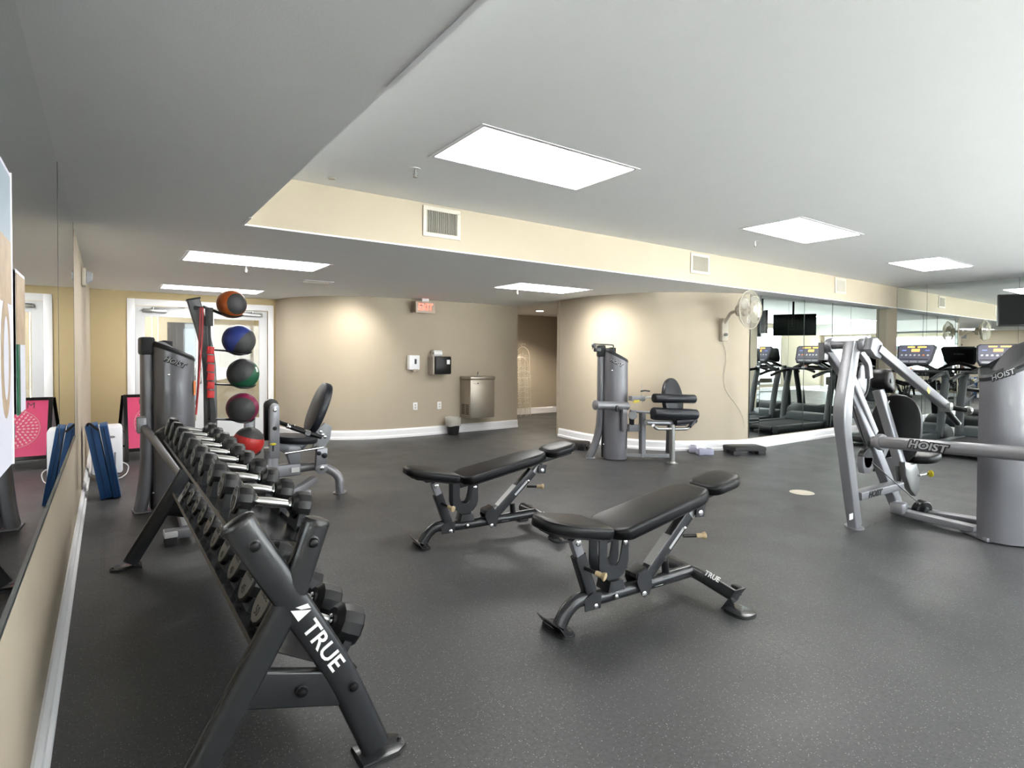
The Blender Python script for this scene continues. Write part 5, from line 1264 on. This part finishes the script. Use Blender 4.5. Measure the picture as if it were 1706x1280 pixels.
MB().tube(cp, .006, seg=6, fil=.05).build('power_cord', 'label_white', t)
# folded blue mats leaning on the wall
for k, (bx0, bx1, tx, lb) in enumerate(((-.055, .035, -.165, 'blue folding exercise mat leaning on the left wall, next to the wall'), (.037, .098, -.062, 'blue folding exercise mat leaning on the left wall, outer of the two'))):
    y0, y1 = 6.20, 6.52; zt_ = .66; t = thing('exercise_mat', lb, 'mat', (bx0, 6.3, 0), 'folded blue mats')
    th = bx1-bx0; d = V((tx-bx0, 0, zt_)).normalized(); L = V((tx-bx0, 0, zt_)).length; n = V((d.z, 0, -d.x)); nf = 2 if k == 0 else 1
    lift = .003+th*abs(n.z) if n.z < 0 else .003
    for j in range(nf):
        w = th/nf; MB().prism([(0, 0), (w*.96, 0), (w*.96, L), (0, L)], V((bx0, y0, lift))+n*w*j, n, d, (0, 1, 0), y1-y0, .012).build('mat_panel', 'mat_blue', t)
    MB().tube([V((bx0, y0-.003, lift))+n*th*.5+d*L*q for q in (.03, .5, .97)], .004, seg=6).build('edge_seam', 'mat_seam', t)
    if k == 0: MB().tube([V((bx0, y0+.05, lift))+d*L*.96+n*.01, V((bx0, y0-.0, lift))+d*(L+.035)+n*.03, V((bx0, y0-.01, lift))+d*L*.93+n*th], .010, .003, 'rect', up=(0, 1, 0), fil=.03).build('carry_strap', 'strap_black', t)
# step platforms and lilac riser blocks
def step(c, ang, L, W, hgt, lb):
    t = thing('step_platform', lb, 'step platform', c); m = Matrix.Rotation(ang, 3, 'Z'); c = V(c)
    def pr(poly, z, th, nm, mt_, bev=.006): return MB().prism(poly, c+V((0, 0, z)), m@V((1, 0, 0)), m@V((0, 1, 0)), (0, 0, 1), th, bev).build(nm, mt_, t)
    oc = [(-L/2+.04, -W/2), (L/2-.04, -W/2), (L/2, -W/2+.04), (L/2, W/2-.04), (L/2-.04, W/2), (-L/2+.04, W/2), (-L/2, W/2-.04), (-L/2, -W/2+.04)]
    pr(oc, hgt-.05, .05, 'top_deck', 'step_black')
    pr([(x*.9, y*.86) for x, y in oc], hgt+.0005, .004, 'grip_surface', 'rubber_black', .002)
    for sx in (-1, 1):
        for sy in (-1, 1): pr([(sx*(L/2-.07)+a_, sy*(W/2-.06)+b_) for a_, b_ in ((-.05, -.045), (.05, -.045), (.05, .045), (-.05, .045))], .001, hgt-.052, 'foot', 'step_black')
step((7.02, 4.38, 0), -.48, .50, .30, .105, 'black aerobic step platform on the floor below the mirror edge')
step((5.35, 5.98, 0), -1.0, .44, .30, .10, 'black step platform on the floor left of the leg machine')
def riser(c, ang, lb):
    t = thing('riser_block', lb, 'riser block', c, 'lilac riser blocks'); m = Matrix.Rotation(ang, 3, 'Z')
    MB().box(V(c)+V((0, 0, .043)), (.21, .10, .075), m, .006).build('block', 'step_lilac', t)
    for dx in (-.06, .06):
        MB().box(V(c)+m@V((dx, 0, 0))+V((0, 0, .084)), (.05, .06, .010), m, .003).build('stud', 'step_lilac', t); MB().box(V(c)+m@V((dx, 0, 0))+V((0, 0, .004)), (.05, .08, .006), m).build('foot', 'step_lilac', t)
p1_, p2_ = WZ(1160, 756, 0), WZ(1178, 760, 0)
riser((p1_.x+.06, p1_.y+.10, 0), .65, 'small lilac riser block beside the step platform, rear one'); riser((p2_.x+.05, p2_.y+.07, 0), -.48, 'small lilac riser block beside the step platform, front one')
# disc on the floor
p = WZ(1336, 821, 0)
b = MB().lathe([(.105, 0), (.11, .001), (.105, .003), (.04, .0035)], p+V((0, 0, .0005)), (0, 0, 1), 32).build('floor_plate', 'fan_plastic')
tag(b, 'flat beige round cover plate set on the rubber floor', 'floor plate')

# ================================================================== TREADMILLS
def make_treadmill():
    t = thing('treadmill', 'dark treadmill with orange lit console in front of the right mirror, nearest the corner', 'treadmill', (0, 0, 0), 'treadmills facing the right mirror')
    # local: x forward (towards the mirror), y left, origin at the rear end of the deck
    MB().span((0, -.40, .035), (1.45, -.29, .16), .02).build('side_rail', 'treadmill_body', t); MB().span((0, .29, .035), (1.45, .40, .16), .02).build('side_rail', 'treadmill_body', t)
    MB().span((.02, -.285, .10), (1.45, .285, .145), .01).build('belt', 'belt', t)
    MB().cyl((.03, -.285, .105), (.03, .285, .105), .042, 20).build('rear_roller', 'rubber_black', t)
    MB().prism([(1.36, .04), (1.98, .04), (2.0, .10), (1.92, .20), (1.72, .28), (1.50, .255), (1.36, .165)], (0, -.42, 0), (1, 0, 0), (0, 0, 1), (0, 1, 0), .84, .03).build('motor_hood', 'treadmill_hood', t)
    for sx in (.08, 1.85):
        for s in (-1, 1): MB().cyl((sx, s*.33, .001), (sx, s*.33, .045), .035, 14).build('leveller_foot', 'rubber_foot', t)
    for s in (-1, 1):
        MB().tube([(1.42, s*.40, .10), (1.50, s*.41, .60), (1.62, s*.41, 1.0), (1.60, s*.38, 1.10)], .030, .055, 'oval', up=(0, 1, 0), fil=.2).build('upright', 'treadmill_body', t)
        MB().tube([(1.62, s*.40, 1.07), (1.35, s*.40, 1.05), (1.02, s*.39, .97)], .024, .028, 'oval', seg=14, fil=.12).build('hand_rail', 'plastic_black', t)
    MB().tube([(1.60, -.38, 1.09), (1.50, -.2, 1.10), (1.46, 0, 1.10), (1.50, .2, 1.10), (1.60, .38, 1.09)], .024, .024, 'round', seg=14, fil=.12).build('cross_grip', 'plastic_black', t)
    MB().box((1.44, 0, 1.125), (.06, .09, .03), bev=.008).build('stop_button_base', 'plastic_grey', t); MB().lathe([(.018, 0), (.018, .012), (.01, .016)], (1.43, 0, 1.14), (-.2, 0, 1), 16).build('stop_button', 'label_orange', t)
    # console leans back: normal faces the runner
    n = V((-.90, 0, .43)).normalized(); v = V((.43, 0, .90)).normalized(); u = V((0, -1, 0)); o = V((1.62, 0, 1.34))
    sh = [(-.24, -.10), (-.20, -.17), (.20, -.17), (.24, -.10), (.27, .15), (.235, .18), (-.235, .18), (-.27, .15)]
    MB().prism(sh, o, u, v, n, .05, .015).build('console', 'console_rim', t)
    MB().prism([(a_*.9, b_*.88+.005) for a_, b_ in sh], o+n*.0505, u, v, n, .003).build('console_face', 'console_grey', t, smooth=0)
    MB().tube([(1.60, -.30, 1.10), (1.64, -.15, 1.18), (1.66, 0, 1.22), (1.64, .15, 1.18), (1.60, .30, 1.10)], .03, .03, 'oval', up=(1, 0, 0)).build('console_yoke', 'plastic_black', t)
    def q_(nm, a0, b0_, w, h, m): MB().prism([(a0-w/2, b0_-h/2), (a0+w/2, b0_-h/2), (a0+w/2, b0_+h/2), (a0-w/2, b0_+h/2)], o+n*.054, u, v, n, .0015).build(nm, m, t, smooth=0)
    q_('display', 0, .075, .11, .045, 'screen_orange'); q_('display', -.07, .135, .10, .022, 'screen_orange'); q_('display', .08, .135, .12, .022, 'screen_orange')
    q_('indicator', -.16, .075, .06, .012, 'screen_blue'); q_('indicator', .16, .075, .06, .012, 'screen_blue'); q_('ledge', 0, -.085, .40, .012, 'console_rim')
    for k in range(7): MB().lathe([(.016, 0), (.014, .003)], o+n*.054+u*(-.18+.06*k)+v*-.01, n, 14).build('button', 'label_orange' if k == 5 else 'label_silver', t)
    for k in range(3): q_('key_pad', -.12+.12*k, -.125, .10, .03, 'plastic_grey')
    MB().prism([(a_*.88, b_*.86) for a_, b_ in sh], o-n*.012, u, v, n, .014, .004).build('console_back', 'plastic_black', t)
    lettering('NORTH', o-n*.0125+v*.05, -u, v, .045, 'label_silver', t)
    return t
tmp_ = make_treadmill()
Y1 = 3.62
tmp_.location = (8.98, Y1, 0)
for y_, lb in ((2.58, 'dark treadmill partly hidden behind the right weight tower, second from the corner'), (1.50, 'dark treadmill behind the right weight tower, third from the corner'), (.42, 'dark treadmill outside the frame, fourth from the corner')):
    c = copy_tree(tmp_); c.location = (8.98, y_, 0); c['label'] = lb
# hanging screens
def tv(c, ang, lb):
    c = V(c); t = thing('hanging_screen', lb, 'television', c, 'screens hanging from the ceiling'); m = Matrix.Rotation(ang, 3, 'Z'); a_, b_, n_ = m@V((1, 0, 0)), V((0, 0, 1)), m@V((0, -1, 0))
    MB().box(c, (.80, .05, .47), m, .008).build('casing', 'tv_black', t); MB().box(c+n_*.0262, (.765, .002, .43), m).build('screen', 'tv_screen', t, smooth=0)
    MB().box(c-n_*.05, (.2, .06, .2), m, .01).build('mount', 'plastic_black', t); MB().cyl(c-n_*.09+V((0, 0, -.05)), V((c.x-n_.x*.09, c.y-n_.y*.09, HIGH-.002)), .022, 14).build('ceiling_pole', 'plastic_black', t)
    MB().lathe([(.06, -.012), (.06, -.001)], V((c.x-n_.x*.09, c.y-n_.y*.09, HIGH)), (0, 0, 1), 18).build('ceiling_flange', 'plastic_black', t)
tv((10.95, 2.30, 2.02), math.radians(-58), 'black flat screen hanging from the ceiling at the right edge of view')
tv((10.95, 1.05, 2.02), math.radians(-58), 'second black flat screen hanging farther right, seen only in the mirrors')
